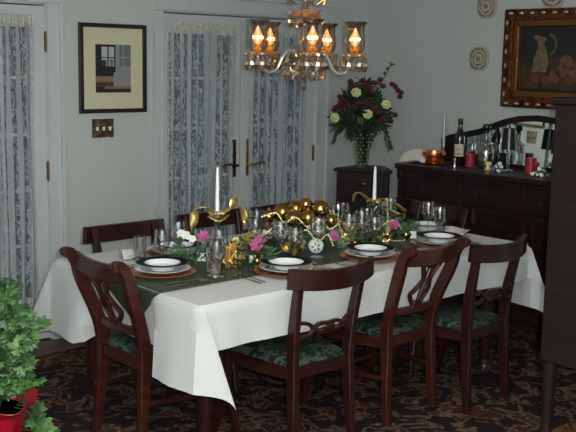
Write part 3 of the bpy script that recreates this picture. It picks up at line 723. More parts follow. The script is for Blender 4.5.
# ================================================================== CHAIRS
def make_chair(style, name, label):
    t = thing(name, label, 'chair', group='mahogany dining chairs around the table')
    W_ = 'mahog2' if style == 'lyre' else 'mahog'
    hb, ht, hf = (.165, .185, .222)   # half spacing: back at seat, back top, front
    if style == 'lyre': hb, ht, hf = .17, .205, .235
    for s_ in (-1, 1):
        if style == 'lyre':
            pts = [(s_*(hb+.010), -.232, 0), (s_*(hb+.006), -.216, .16), (s_*hb, -.205, .33), (s_*hb, -.20, .45), (s_*(hb+.005), -.225, .57), (s_*(ht-.005), -.285, .73), (s_*ht, -.312, .815), (s_*ht, -.338, .857), (s_*ht, -.362, .868), (s_*ht, -.380, .855)]
            P = smooth_path(pts, 4); n = len(P); sec = [(.038, .034+.022*min(1, i/(n*.3)) if i < n*.6 else .056-.010*(i/n)) for i in range(n)]
            sec[-1] = (.030, .028); sec[-2] = (.032, .036)
        else:
            pts = [(s_*(hb+.010), -.232, 0), (s_*(hb+.006), -.216, .16), (s_*hb, -.205, .33), (s_*hb, -.20, .45), (s_*(hb+.005), -.210, .58), (s_*(ht-.005), -.242, .76), (s_*ht, -.268, .865)]
            P = smooth_path(pts, 4); n = len(P); sec = [(.034, .034+.020*min(1, i/(n*.3))) if i < n*.6 else (.034, .054-.028*(i/n-.6)/.4) for i in range(n)]
        build('back_post', MB().sweep(P, sec, side=(1, 0, 0)), W_, t, smooth=True)
        F = smooth_path([(s_*(hf+.02), .265, 0), (s_*(hf+.012), .235, .12), (s_*hf, .205, .26), (s_*(hf-.012), .200, .40)], 4); n = len(F)
        build('front_leg', MB().sweep(F, [(.026+.014*i/n, .026+.020*i/n) for i in range(n)], side=(1, 0, 0)), W_, t, smooth=True)
        # side rail bowing up into the leg
        S = smooth_path([(s_*hb, -.205, .395), (s_*(hb+.035), 0, .390), (s_*(hf-.012), .20, .398)], 4)
        build('side_rail', MB().sweep(S, (.055, .026), side=(0, 0, 1)), W_, t, smooth=True)
    build('front_rail', MB().sweep([(-hf+.012, .215, .398), (0, .222, .398), (hf-.012, .215, .398)], (.055, .024), side=(0, 0, 1)), W_, t)
    build('rear_rail', MB().sweep([(-hb, -.20, .395), (hb, -.20, .395)], (.055, .024), side=(0, 0, 1)), W_, t)
    sm = MB()
    def seat(u, v):
        y = -.195+.425*v; h = (hb+.012)+(hf+.012-hb-.012)*v; x = (2*u-1)*h
        e = min(u, 1-u, v, 1-v); 
        return (x, y, .422+.038*min(1, (e/.16))**.5+.004*math.sin(PI*u)*math.sin(PI*v))
    sm.grid(seat, 16, 16); sm.box(-hb, hb, -.19, .2, .39, .423)
    build('seat', sm, 'damask', t, smooth=True)
    if style == 'lyre':
        def crest(x): return -.312-.025*(1-(x/ht)**2)
        P = [Vector((x, crest(x), .830-.012*(1-(x/ht)**2))) for x in lin(-ht, ht, 14)]
        build('crest_rail', MB().sweep(P, [(.074, .030)]*15, side=(0, 0, 1)), W_, t, smooth=True)
        P = [Vector((x, -.214-.018*(1-(x/hb)**2), .545)) for x in lin(-hb-.004, hb+.004, 10)]
        build('lower_rail', MB().sweep(P, [(.036, .022)]*11, side=(0, 0, 1)), W_, t, smooth=True)
        sp = MB()
        for s_ in (-1, 1):
            Q = smooth_path([(s_*.050, -.333, .795), (s_*.062, -.324, .775), (s_*.040, -.308, .74), (s_*.026, -.295, .70), (s_*.054, -.268, .65), (s_*.062, -.248, .625), (s_*.038, -.238, .585), (s_*.012, -.234, .560)], 4)
            sp.sweep(Q, (.020, .016), side=(0, 1, 0))
        for x in (-.014, .014): sp.tube([(x, -.328, .79), (x*.7, -.236, .56)], .0045, 6)
        sp.sweep([(0, -.334, .805), (0, -.320, .765)], [(.11, .016), (.05, .018)], side=(1, 0, 0)); sp.sweep([(0, -.240, .585), (0, -.234, .556)], [(.04, .018), (.09, .018)], side=(1, 0, 0))
        build('lyre_splat', sp, W_, t, smooth=True)
    else:
        hr = .245
        def cy_(x): return -.292-.030*(1-(x/hr)**2)+.040*(x/hr)**2
        P = [Vector((x, cy_(x), 820e-3+.014*(x/hr)**2)) for x in lin(-hr, hr, 18)]
        build('crest_rail', MB().sweep(P, [(.088, .024)]*19, side=(0, 0, 1)), W_, t, smooth=True)
        sp = MB(); y0 = -.226
        for s_ in (-1, 1):
            for z0, z1 in ((.625, .56), (.56, .625)):
                sp.sweep(smooth_path([(s_*.172, y0, z0), (s_*.115, y0-.012, z0+(z1-z0)*.1), (s_*.06, y0-.016, z0+(z1-z0)*.75), (s_*.0, y0-.018, z1-(z1-z0)*.25)], 4), (.018, .016), side=(0, 1, 0))
            sp.sphere((s_*.172, y0, .592), .012, 8)
        sp.sphere((0, y0-.018, .592), .026, 12, (1.5, .5, 1))
        build('carved_cross_splat', sp, W_, t, smooth=True)
    st = MB().sweep([(-hf+.03, .10, .215), (hf-.03, .10, .215)], (.020, .018), side=(0, 0, 1))
    for s_ in (-1, 1): st.sweep([(s_*(hb+.012), -.24, .225), (s_*(hf+.004), .225, .205)], (.022, .016), side=(0, 0, 1))
    if style == 'lyre': build('stretcher', st, W_, t)
    return t
lyre = make_chair('lyre', 'lyre_back_chair', 'lyre-backed mahogany chair at the left head of the table, back to the camera')
lyre.location = (-3.125, -1.685, .008); lyre.rotation_euler.z = -PI/2+.02
dup(lyre, (-2.095, -2.115, .022), .04, 'lyre-backed mahogany chair in the middle of the near side of the table')
plank = make_chair('plank', 'dining_chair', 'mahogany chair with plain curved crest rail on the near side, closest to the camera')
plank.location = (-2.725, -2.165, .012); plank.rotation_euler.z = -.03
dup(plank, (-1.665, -2.255, .012), .05, 'mahogany chair with plain crest rail at the right end of the near side')
dup(plank, (-2.89, -1.29, .012), PI, 'mahogany chair on the far side at the left, its rail against the white wall')
dup(plank, (-2.27, -1.24, .012), PI, 'mahogany chair on the far side below the left french door handle')
dup(plank, (-1.74, -1.24, .012), PI+.06, 'mahogany chair on the far side just behind the gold ornaments')
dup(plank, (-1.20, -1.57, .012), PI/2, 'mahogany chair at the right head of the table, in front of the sideboard')

# ================================================================== TABLE SETTINGS
Z = .767
def setting_proto():
    t = thing('place_setting_plates', '', 'plates')
    return t
ch = build('charger_plate', MB().lathe([(.001, 0), (.10, .001), (.115, .006), (.152, .012), (.155, .014), (.152, .016), (.11, .009), (.001, .006)], 40), 'charger', smooth=True)
tag(ch, '', 'charger', 'copper brown charger plates under the dinner plates')
def mk_dinner():
    t = thing('dinner_plate', '', 'plate', group='white dinner plates under the soup bowls')
    build('plate_body', MB().lathe([(.001, 0), (.075, .001), (.09, .006), (.128, .018), (.130, .020), (.127, .021), (.088, .010), (.001, .005)], 40), 'china', t, smooth=True)
    build('silver_line', MB().lathe([(.118, .0170), (.124, .0198)], 40, cap=False), 'silver', t, smooth=True)
    return t
def mk_bowl():
    t = thing('soup_bowl', '', 'bowl', group='black-rimmed soup bowls')
    build('bowl_body', MB().lathe([(.001, 0), (.055, .001), (.060, .008), (.080, .029), (.124, .0315), (.126, .033), (.123, .034), (.082, .0325), (.066, .014), (.001, .011)], 40), 'china', t, smooth=True)
    build('black_rim', MB().lathe([(.083, .0334), (.090, .0338), (.1225, .0350)], 40, cap=False), 'rim', t, smooth=True)
    build('silver_edge', MB().lathe([(.1225, .0345), (.1268, .0335), (.1225, .0357)], 40, cap=False), 'silver', t, smooth=True)
    return t
DP = mk_dinner(); BW = mk_bowl()
WG = build('wine_glass', goblet(.205, .042, .46), 'glass', smooth=True); tag(WG, '', 'wine glass', 'clear stemmed wine glasses on the table')
GB = build('water_goblet', goblet(.170, .041, .35), 'glass', smooth=True); tag(GB, '', 'water goblet', 'clear water goblets on the table')
TM = build('water_tumbler', MB().lathe([(.001, 0), (.028, .001), (.034, .125), (.0325, .125), (.0265, .006), (.001, .006)], 20, cap=False), 'glass', smooth=True)
tag(TM, '', 'glass', 'clear tumblers on the table')
def card_mk():
    t = thing('place_card', '', 'place card', group='white tent place cards on the table')
    build('card', MB().prism([(-.018, 0), (0, .038), (.018, 0), (.016, 0), (0, .034), (-.016, 0)], -.032, .032, 'x'), 'card', t)
    build('handwriting', MB().add([(.018*.0-.013-.006*0, 0, 0)]*0, []) if 0 else MB().box(-.022, .020, -.0125, -.0115, .015, .019), 'ink', t)
    return t
# the writing sits on the sloping near face
def card_mk():
    t = thing('place_card', '', 'place card', group='white tent place cards on the table')
    build('card', MB().prism([(-.018, 0), (0, .038), (.018, 0), (.016, 0), (0, .034), (-.016, 0)], -.034, .034, 'x'), 'card', t)
    wb = MB()
    for x0, x1, z in ((-.022, -.006, .020), (-.002, .018, .020), (-.016, .008, .012)):
        y = -.018+.018*z/.038
        wb.box(x0, x1, y-.0008, y+.0004, z, z+.0022)
    build('handwriting', wb, mat('faded_ink', (.3, .3, .32), .7), t); return t
CD = card_mk()
def fork():
    mb = MB(); mb.sweep(smooth_path([(0, -.09, .002), (0, 0, .004), (0, .05, .006)], 4), [(.010, .002)]*4+[(.006, .0025)]*5, side=(1, 0, 0))
    mb.box(-.011, .011, .048, .065, .005, .0068)
    for i in range(4): x = -.0095+i*.0063; mb.box(x-.0015, x+.0015, .065, .10, .005, .0068)
    return mb
def knife():
    mb = MB(); mb.sweep([(0, -.11, .003), (0, -.02, .003)], [(.013, .005), (.010, .005)], side=(1, 0, 0)); mb.sweep([(0, -.02, .003), (0, .09, .003), (.004, .115, .003)], [(.014, .0016), (.015, .0014), (.004, .001)], side=(1, 0, 0)); return mb
def spoon():
    mb = MB(); mb.sweep([(0, -.10, .002), (0, .05, .004)], [(.010, .002), (.005, .002)], side=(1, 0, 0)); mb.sphere((0, .072, .005), .016, 12, (1, 1.5, .25)); return mb
MT['flat'] = mat('gold_tone_flatware', (.55, .44, .34), .25, 1)
FK = build('fork', fork(), 'flat'); tag(FK, '', 'fork', 'forks laid on the tablecloth')
KN = build('knife', knife(), 'flat'); tag(KN, '', 'knife', 'knives laid on the tablecloth')
SP = build('spoon', spoon(), 'flat', smooth=True); tag(SP, '', 'spoon', 'spoons laid on the tablecloth')
used = set()
def put(proto, loc, rz, label, scale=None):
    if proto.name not in used:
        used.add(proto.name); proto.location = loc; proto.rotation_euler = (0, 0, rz); proto['label'] = label
        if scale: proto.scale = scale
        return proto
    return dup(proto, loc, rz, label, scale)
seats = [  # plate centre, heading (diner's forward), where, cards
    ((-3.13, -1.72), -PI/2, 'at the left head seat', True),
    ((-2.66, -2.045), 0, 'at the near-side left seat', True),
    ((-2.09, -2.045), 0, 'at the near-side middle seat', True),
    ((-1.53, -2.03), 0, 'at the near-side right seat', True),
    ((-2.82, -1.40), PI, 'at the far-side left seat', False),
    ((-2.24, -1.40), PI, 'at the far-side middle seat', False),
    ((-1.70, -1.40), PI, 'at the far-side right seat', False),
    ((-1.27, -1.73), PI/2, 'at the right head seat', False)]
for (px, py), hd, wh, card in seats:
    R_ = Matrix.Rotation(hd, 3, 'Z')
    def L(x, y, z=0): v = R_ @ Vector((x, y, 0)); return (px+v.x, py+v.y, Z+z)
    put(ch, L(0, 0, .001), hd, 'copper-rimmed charger '+wh)
    put(DP, L(0, 0, .0125), hd, 'white dinner plate between charger and bowl '+wh)
    put(BW, L(0, 0, .0225), hd, 'black-rimmed white soup bowl on the plates '+wh)
    gl = ((.125, .185), (.205, .165)) if hd != -PI/2 else ((.15, .21), (.21, .15))
    put(WG, L(gl[0][0], gl[0][1], .004), 0, 'tall clear wine glass above the plate '+wh)
    put(GB, L(gl[1][0], gl[1][1], .004 if abs(L(*gl[1])[1]+1.735) < .28 else 0), 0, 'shorter clear goblet beside the wine glass '+wh)
    fx = -.205
    put(FK, L(fx, 0), hd, 'outer fork left of the plate '+wh)
    put(FK, L(fx-.035, -.01), hd+.03, 'second, farther fork left of the plate '+wh)
    put(KN, L(.195, -.01), hd, 'table knife right of the plate '+wh)
    put(SP, L(.232, -.01), hd, 'spoon right of the knife '+wh)
put(CD, (-2.80, -1.60, Z+.002), -.75, 'white place card just right of the left head plate')
put(CD, (-2.635, -1.80, Z+.002), -.6, 'white place card below the pink lily, behind the closest plate')
put(CD, (-1.49, -1.79, Z+.002), -.7, 'white place card near the right end of the table, by the chair crest')
for x, y, lab_ in ((-3.06, -1.43, 'clear tumbler at the left end of the table, leftmost of the glasses'),): put(TM, (x, y, Z), 0, lab_)
# ---- napkins
def napk(lbl, loc, rz, s=1):
    def f(u, v): x = (u-.5)*.16*s; y = (v-.5)*.12*s; return (x, y, .012+.028*math.exp(-((u-.5)*4)**2)*(.4+.6*v)+.006*math.sin(9*u+5*v))
    o = build('napkin', MB().grid(f, 14, 10), 'linen2', smooth=True, solid=.005, loc=loc, rz=rz, recalc=False); tag(o, lbl, 'napkin', 'cloth napkins on the table')
napk('cream napkin standing at the right end of the table by the far chair', (-1.16, -1.86, Z), .4)
napk('cream napkin beside the far left plates at the left end of the table', (-3.03, -1.31, Z), 1.2, .9)

# ---- tall clear glass hurricane near left
t = thing('hurricane_vase', 'tall clear glass cylinder with wire lights beside the left head plate', 'vase', (-2.97, -1.90, Z+.003))
build('glass_cylinder', MB().lathe([(.001, 0), (.042, .001), (.038, .02), (.040, .10), (.046, .165), (.044, .165), (.038, .10), (.036, .02), (.001, .01)], 24, cap=False), 'glass', t, smooth=True)
random.seed(4); wl = MB(); bl = MB()
pth = [(.024*math.cos(i*.9), .024*math.sin(i*.9), .015+.0045*i) for i in range(30)]; wl.tube(pth, .001, 5)
for i in range(0, 30, 3): bl.sphere(pth[i], .0045, 8)
build('wire', wl, 'stem', t); build('glint_beads', bl, 'silver', t)

# ---- candlesticks with ribbons
def ribbon(mb, pts, w_=.045):
    P = smooth_path(pts, 6); 
    vs = []; n = len(P)
    for i, q in enumerate(P):
        tq = (P[min(i+1, n-1)]-P[max(i-1, 0)]).normalized(); s_ = tq.cross(Vector((.3*math.sin(i*.5), .3, 1))).normalized()
        ww = w_*(.45+.55*math.sin(PI*min(1, (i+.5)/n*1.0)))
        vs += [q+s_*ww/2, q+Vector((0, 0, .004)), q-s_*ww/2]
    mb.add(vs, [(3*i+k, 3*i+k+1, 3*i+4+k, 3*i+3+k) for i in range(n-1) for k in (0, 1)])
def candlestick(label, x, y, zc, h, ribs, blabel):
    t = thing('crystal_candlestick', label, 'candlestick', (x, y, Z+.003))
    build('crystal_base', MB().lathe([(.001, 0), (.055, .001), (.056, .01), (.03, .02), (.014, .035), (.022, .06), (.014, .085), (.018, zc*.55), (.012, zc*.62), (.020, zc*.8), (.016, zc-.02), (.034, zc-.012), (.036, zc), (.013, zc)], 20, flute=.08, nf=8), 'crystal2', t, smooth=True)
    build('taper_candle', candle_mb(h, .0105), 'wax', t, smooth=True, loc=(0, 0, zc-.006))
    pd = MB()
    for i in range(8): a = 2*PI*i/8; pd.sphere((.035*math.cos(a), .035*math.sin(a), zc-.03), .007, 6, (.7, .7, 2.2))
    build('crystal_drops', pd, 'crystal2', t, smooth=True)
    b = thing('gold_ribbon_bow', blabel, 'ribbon', (x, y, Z+zc-.01))
    for rb in ribs:
        mb = MB(); ribbon(mb, [right*a+toc*c+Vector((0, 0, z)) for a, z, c in rb]); build('ribbon_loop', mb, 'goldr', b, smooth=True, solid=.0015, recalc=False)
    kn = MB()
    for i in range(5): a = i*1.25; kn.sphere((.030*math.cos(a), .030*math.sin(a), .004), .020, 8, (1, 1, .6))
    build('ribbon_knot', kn, 'gold', b, smooth=True)
candlestick('crystal candlestick with a tall white taper at the left of the centrepiece', -2.80, -1.70, .26, .215,
    [[(0, 0, .02), (-.05, .03, .03), (-.10, .02, .03), (-.11, -.05, .03), (-.12, -.10, .02)],
     [(0, 0, .02), (.04, .01, .03), (.07, .03, .03), (.085, .08, .03), (.10, .10, .02)],
     [(0, 0, .03), (-.03, -.01, .05), (.02, -.03, .05), (.06, .0, .04)],
     [(.02, .0, .02), (.06, .025, .0), (.11, .03, -.02), (.13, -.02, -.02), (.14, -.07, -.02)]],
    'gold ribbon bow around the left candlestick')
candlestick('crystal candlestick with a tall white taper at the right of the centrepiece', -1.70, -1.70, .225, .19,
    [[(0, 0, .02), (-.04, .02, .02), (-.08, .05, .03), (-.11, .04, .03), (-.12, .0, .02)],
     [(0, 0, .02), (.05, .02, .03), (.10, .0, .03), (.15, -.03, .03), (.17, -.05, .02)],
     [(.04, .0, .03), (.09, -.04, .05), (.14, -.06, .05), (.10, -.075, .04)]],
    'gold ribbon bow around the right candlestick')
# ---- gold ornament bowl
t = thing('glass_compote', 'clear footed glass bowl holding the gold ornaments in the middle of the table', 'bowl', (-2.26, -1.70, Z+.003))
build('compote_glass', MB().lathe([(.001, 0), (.06, .001), (.05, .008), (.012, .02), (.012, .085), (.05, .10), (.12, .135), (.15, .17), (.148, .172), (.117, .139), (.045, .106), (.001, .10)], 30, cap=False), 'glass', t, smooth=True)
random.seed(21); i = 0
for (dx, dy, z, r, lb) in ((.0, .0, .165, .055, 'centre, under the others'), (.105, .0, .225, .048, 'right side, highest and largest'), (-.09, .02, .20, .050, 'left side'), (.04, -.08, .19, .042, 'front middle'), (-.04, -.085, .185, .040, 'front left'),
        (-.02, .09, .21, .045, 'back'), (.03, .02, .245, .036, 'top middle'), (.16, -.06, .175, .034, 'far right rim'), (-.16, -.02, .185, .034, 'far left rim')):
    q = thing('gold_ball_ornament', 'shiny gold ball ornament heaped in the glass bowl, '+lb, 'ornament', (-2.26+right.x*dx-toc.x*dy, -1.70+right.y*dx-toc.y*dy, Z+z), 0, 'gold balls in the centre bowl')
    build('ball', MB().sphere((0, 0, 0), r, 20), 'goldb', q, smooth=True)
    build('cap', MB().lathe([(.009, r-.003), (.009, r+.008), (.003, r+.012)], 10), 'brass', q, smooth=True)
# ---- gold gift boxes
def gift(label, loc, rz, s, leafy=True):
    t = thing('gold_gift_box', label, 'gift box', loc, rz, 'gold wrapped gifts on the runner')
    a, b, c = s
    build('wrapped_box', MB().box(-a/2, a/2, -b/2, b/2, 0, c), 'gold', t, bevel=.004)
    rb = MB(); rb.box(-a/2-.001, a/2+.001, -.010, .010, -.0, c+.001); rb.box(-.010, .010, -b/2-.001, b/2+.001, 0, c+.001); build('ribbon_band', rb, 'goldr', t)
    bw = MB()
    for k in range(5):
        a_ = k*1.256; d = Vector((math.cos(a_), math.sin(a_), 0)); ribbon(bw, [Vector((0, 0, c)), d*.02+Vector((0, 0, c+.03)), d*.045+Vector((0, 0, c+.025)), d*.03+Vector((0, 0, c+.004)), Vector((0, 0, c+.002))], .016)
    build('bow', bw, 'goldr', t, solid=.001, recalc=False)
gift('gold foil gift box with bow, left of the pink lily', (-2.765, -1.775, Z+.003), .5, (.115, .09, .085))
gift('gold foil gift box farther back, behind the left wrapped box', (-2.50, -1.60, Z+.003), .2, (.19, .11, .07))
gift('gold foil gift box between the goblets, right of the bowl of ornaments', (-1.93, -1.72, Z+.003), .9, (.12, .09, .08))
# crumpled gold leaves on near right
random.seed(9)
t = thing('gold_leaf_spray', 'crumpled bright gold foil leaves at the foot of the right candlestick', 'decoration', (-1.72, -1.80, Z+.004))
for k in range(9):
    mb = MB(); d = Vector((random.uniform(-1, 1), random.uniform(-1, 1), random.uniform(.2, .9))); p_ = Vector((random.uniform(-.06, .06), random.uniform(-.03, .03), .01)); leafshape(mb, p_, d, rv(), .06, .035); build('foil_leaf', mb, 'gold', t, solid=.001, recalc=False)
# ---- floral sprays on the table
def spray(label, x, y, z, rad, hgt, fl, seed, nl=70, m_='leafm'):
    random.seed(seed); t = thing('floral_spray', label, 'flowers', (x, y, Z+z), 0, 'small floral sprays along the runner')
    f = MB(); s_ = MB()
    for i in range(nl):
        a = random.uniform(0, 2*PI); r = rad*random.random()**.5; h = hgt*(1-.6*(r/rad)**2)*random.uniform(.15, 1)
        p_ = Vector((r*math.cos(a), r*math.sin(a), h)); leafshape(f, p_, Vector((math.cos(a), math.sin(a), random.uniform(-.2, .9)))+rv()*.5, rv(), random.uniform(.03, .06), random.uniform(.010, .02))
        if i % 5 == 0: s_.tube([Vector((0, 0, .004)), p_*.6+Vector((0, 0, h*.2)), p_], .0016, 5)
    build('leaves', f, m_, t, recalc=False); build('stems', s_, 'stem', t)
    for (a, zz, dep, r, mm, nm) in fl: flower(t, right*a+toc*dep+Vector((0, 0, zz)), r, mm, nm, 2 if mm == 'pink' else 3, 6)
spray('greenery with white blossoms and a pink lily behind the hurricane vase', -2.91, -1.66, 0, .10, .16, [(-.03, .155, .05, .020, 'white', 'white_blossom'), (-.055, .165, .05, .018, 'white', 'white_blossom'), (0.0, .14, .06, .018, 'white', 'white_blossom'), (.05, .15, .04, .028, 'pink', 'pink_lily')], 31)
spray('green sprig with a large pink lily left of the ornament bowl', -2.575, -1.73, 0, .085, .13, [(0, .085, .08, .031, 'pink', 'pink_lily'), (.02, .11, .03, .024, 'pink', 'pink_lily')], 32)
spray('green and white spray with a pink lily above the round holly ornament', -2.14, -1.76, 0, .085, .13, [(.045, .09, .07, .028, 'pink', 'pink_lily'), (-.04, .11, .06, .022, 'white', 'white_blossom'), (-.02, .12, .05, .018, 'cream', 'cream_blossom')], 33)
spray('greenery with a pink lily in front of the right candlestick', -1.60, -1.74, 0, .10, .12, [(.01, .095, .08, .028, 'pink', 'pink_lily')], 34, 80)
spray('low dark evergreen sprig behind the ornaments at the far side', -2.05, -1.62, 0, .12, .15, [], 35, 80)
spray('evergreen sprig between the left candlestick and the gold box', -2.68, -1.62, 0, .08, .12, [(.05, .10, .05, .018, 'cream', 'cream_blossom')], 36, 60)
spray('sparse evergreen sprig just left of the right candlestick', -1.80, -1.66, 0, .09, .16, [], 37, 60)
# ---- white ornament with holly
t = thing('holly_ornament', 'round white china ornament with a green holly print at the middle near seats', 'ornament', (-2.235, -1.80, Z+.003))
build('china_disc', MB().sphere((0, 0, .040), .040, 22, (1, .45, 1)), 'china', t, smooth=True, )
hl = MB()
for k in range(5):
    a = k*1.256+.6; leafshape(hl, Vector((.008*math.cos(a), -.0185, .036+.008*math.sin(a))), Vector((math.cos(a), 0, math.sin(a))), Vector((0, -1, 0)), .020, .010)
build('holly_print', hl, 'leafm', t, recalc=False)
t.rotation_euler.z = -.72
# ---- bead garlands
def beads(label, pts, r=.0055):
    P = smooth_path(pts, 8); mb = MB(); d = 0; last = P[0]; mb.sphere(last, r, 7)
    for q in P:
        while (q-last).length > 2.2*r:
            last = last+(q-last).normalized()*2.2*r; mb.sphere(last, r, 7)
    o = build('bead_garland', mb, 'goldb', smooth=True); tag(o, label, 'garland', 'gold bead garlands')
    o.data.materials[0] = MT['beads']
MT['beads'] = mat('bright_gold_beads', (.90, .76, .42), .2, .6)
beads('gold bead string hanging down the right candlestick', [(-1.665, -1.765, Z+.235), (-1.66, -1.77, Z+.12), (-1.655, -1.775, Z+.01), (-1.60, -1.85, Z+.009)])
beads('gold bead string at the right of the ornament bowl, trailing to the runner', [(-2.05, -1.73, Z+.20), (-2.02, -1.76, Z+.10), (-2.0, -1.78, Z+.01), (-1.93, -1.82, Z+.009)])
c0 = Vector((-2.26, -1.70, 0))
beads('gold bead garland draped in loops over the gold ornaments', [c0+right*a+toc*.13+Vector((0, 0, Z+z)) for a, z in ((-.19, .20), (-.12, .22), (-.08, .17), (-.02, .20), (.04, .15), (.10, .19), (.15, .14), (.19, .17))])
beads('gold bead garland lying low across the front of the ornament bowl', [c0+right*a+toc*.15+Vector((0, 0, Z+z)) for a, z in ((-.17, .12), (-.1, .16), (-.05, .10), (.03, .14), (.09, .08), (.14, .12), (.17, .06))])
for k, (x, y, sd, lb) in enumerate(((-2.86, -1.80, 41, 'between the hurricane vase and the gold box'), (-2.42, -1.80, 42, 'left of the ornament bowl'), (-2.04, -1.60, 43, 'right of the ornament bowl'), (-1.52, -1.66, 44, 'right of the right candlestick'))):
    random.seed(sd); t = thing('gold_leaf_spray', 'gold foil leaves lying on the runner '+lb, 'decoration', (x, y, Z+.004))
    for j in range(9):
        mb = MB(); d = Vector((random.uniform(-1, 1), random.uniform(-1, 1), random.uniform(.3, 1.1))); p_ = Vector((random.uniform(-.05, .05), random.uniform(-.04, .04), random.uniform(.01, .05))); leafshape(mb, p_, d, rv(), .06, .032); build('foil_leaf', mb, 'gold' if j % 2 else 'goldr', t, solid=.001, recalc=False)
for x, y, sd, lb in ((-2.38, -1.66, 51, 'low dark evergreen sprig to the left of the ornament bowl'), (-1.93, -1.86, 52, 'low evergreen sprig in front of the right gold gift'), (-2.72, -1.88, 53, 'low evergreen sprig in front of the left gold box'), (-1.42, -1.66, 54, 'evergreen sprig at the right end of the runner')):
    spray(lb, x, y, 0, .10, .10, [], sd, 70, 'leafd' if sd % 2 else 'leafm')
for x, y, r_, lb in ((-1.98, -1.83, .026, 'small gold ball on the runner in front of the right gold gift'), (-1.56, -1.82, .028, 'small gold ball near the right end of the runner'), (-2.68, -1.86, .024, 'small gold ball at the foot of the left gold box'), (-1.80, -1.80, .03, 'gold ball between the right gift and candlestick')):
    q = thing('gold_ball_ornament', lb, 'ornament', (x, y, Z+.004+r_), 0, 'loose gold balls on the runner')
    build('ball', MB().sphere((0, 0, 0), r_, 18), 'goldb', q, smooth=True)
beads('gold bead string looping between the ornament bowl and the right candlestick', [(-2.08, -1.72, Z+.21), (-1.98, -1.74, Z+.13), (-1.88, -1.74, Z+.15), (-1.80, -1.73, Z+.11), (-1.72, -1.74, Z+.20)])
beads('silver-gold bead string low across the runner right of the ornament bowl', [(-2.0, -1.80, Z+.09), (-1.90, -1.80, Z+.105), (-1.80, -1.79, Z+.07), (-1.66, -1.80, Z+.12), (-1.55, -1.78, Z+.05)])
# extra crystal stemware round the centre
for (x, y, lb) in ((-2.30, -1.88, 'near the holly ornament, left of it'), (-1.86, -1.80, 'in front of the right gold gift'), (-2.40, -1.52, 'behind the ornament bowl to the left'), (-2.08, -1.88, 'just right of the holly ornament'), (-1.90, -1.62, 'between the right gift and the far plates')):
    put(WG, (x, y, Z+.003), 0, 'clear wine glass standing on the runner '+lb)

# ================================================================== CHANDELIER
CC = Vector((-2.18, -1.62, 0))
C = thing('chandelier', 'five-arm crystal chandelier with glass hurricane shades hanging above the table', 'chandelier', (CC.x, CC.y, 1.62))
def zl(z): return z-1.62
build('central_column', MB().lathe([(.001, zl(1.63)), (.014, zl(1.64)), (.006, zl(1.665)), (.028, zl(1.69)), (.045, zl(1.72)), (.03, zl(1.75)), (.016, zl(1.78)), (.028, zl(1.82)), (.034, zl(1.86)), (.018, zl(1.90)), (.014, zl(1.93)), (.03, zl(1.97)), (.022, zl(2.02)), (.012, zl(2.06)), (.02, zl(2.10)), (.008, zl(2.14))], 18), 'crystal', C, smooth=True)
build('brass_core', MB().lathe([(.006, zl(1.67)), (.006, zl(2.16))], 8), 'brass', C)
build('finial_ball', MB().lathe([(.001, zl(1.592)), (.010, zl(1.600)), (.020, zl(1.615)), (.012, zl(1.632)), (.018, zl(1.645)), (.001, zl(1.66))], 10), 'silver', C, smooth=True)
build('crown_bobeche', MB().lathe([(.02, zl(1.960)), (.06, zl(1.967)), (.088, zl(1.998)), (.086, zl(2.001)), (.058, zl(1.973)), (.02, zl(1.967))], 24, flute=.12, nf=8), 'pan', C, smooth=True)
build('receiver_bowl', MB().lathe([(.01, zl(1.74)), (.05, zl(1.745)), (.06, zl(1.765)), (.03, zl(1.785)), (.01, zl(1.79))], 20), 'brass', C, smooth=True)
chn = MB()
for k in range(13):
    z = 2.16+k*.033; a = k*PI/2
    ring = [Vector((CC.x*0+.009*math.cos(q)*math.cos(a), .009*math.cos(q)*math.sin(a), zl(z)+.02*math.sin(q)+.005)) for q in lin(0, 2*PI, 10)]
    chn.tube(ring, .0025, 5)
build('chain', chn, 'brassd', C, smooth=True)
build('ceiling_canopy', MB().lathe([(.02, zl(2.56)), (.055, zl(2.585)), (.06, zl(2.598))], 20), 'brass', C, smooth=True)
pend = MB(); pend.lathe([(.001, -.066), (.006, -.060), (.0125, -.045), (.011, -.032), (.003, -.012), (.001, -.010)], 6); pend.sphere((0, 0, -.004), .006, 6)
PM = None
def pendant(loc, s=1, rz=0):
    global PM
    if PM is None: PM = build('crystal_pendant', pend, 'crystal', C); o = PM
    else: o = PM.copy(); COL.objects.link(o)
    o.location = loc; o.scale = (s, s, s); o.rotation_euler.z = rz; return o
MT['armglass'] = mat('silvery_glass_arm', (.62, .58, .54), .18, .7)
MT['bulb'] = mat('warm_flame_bulb', (1, .6, .2), .3, emit=(1.0, .62, .22), es=22)
MT['glow'] = mat('amber_bulb_glass', (1, .5, .15), .2, emit=(1.0, .42, .07), es=2.4)
RA = .262
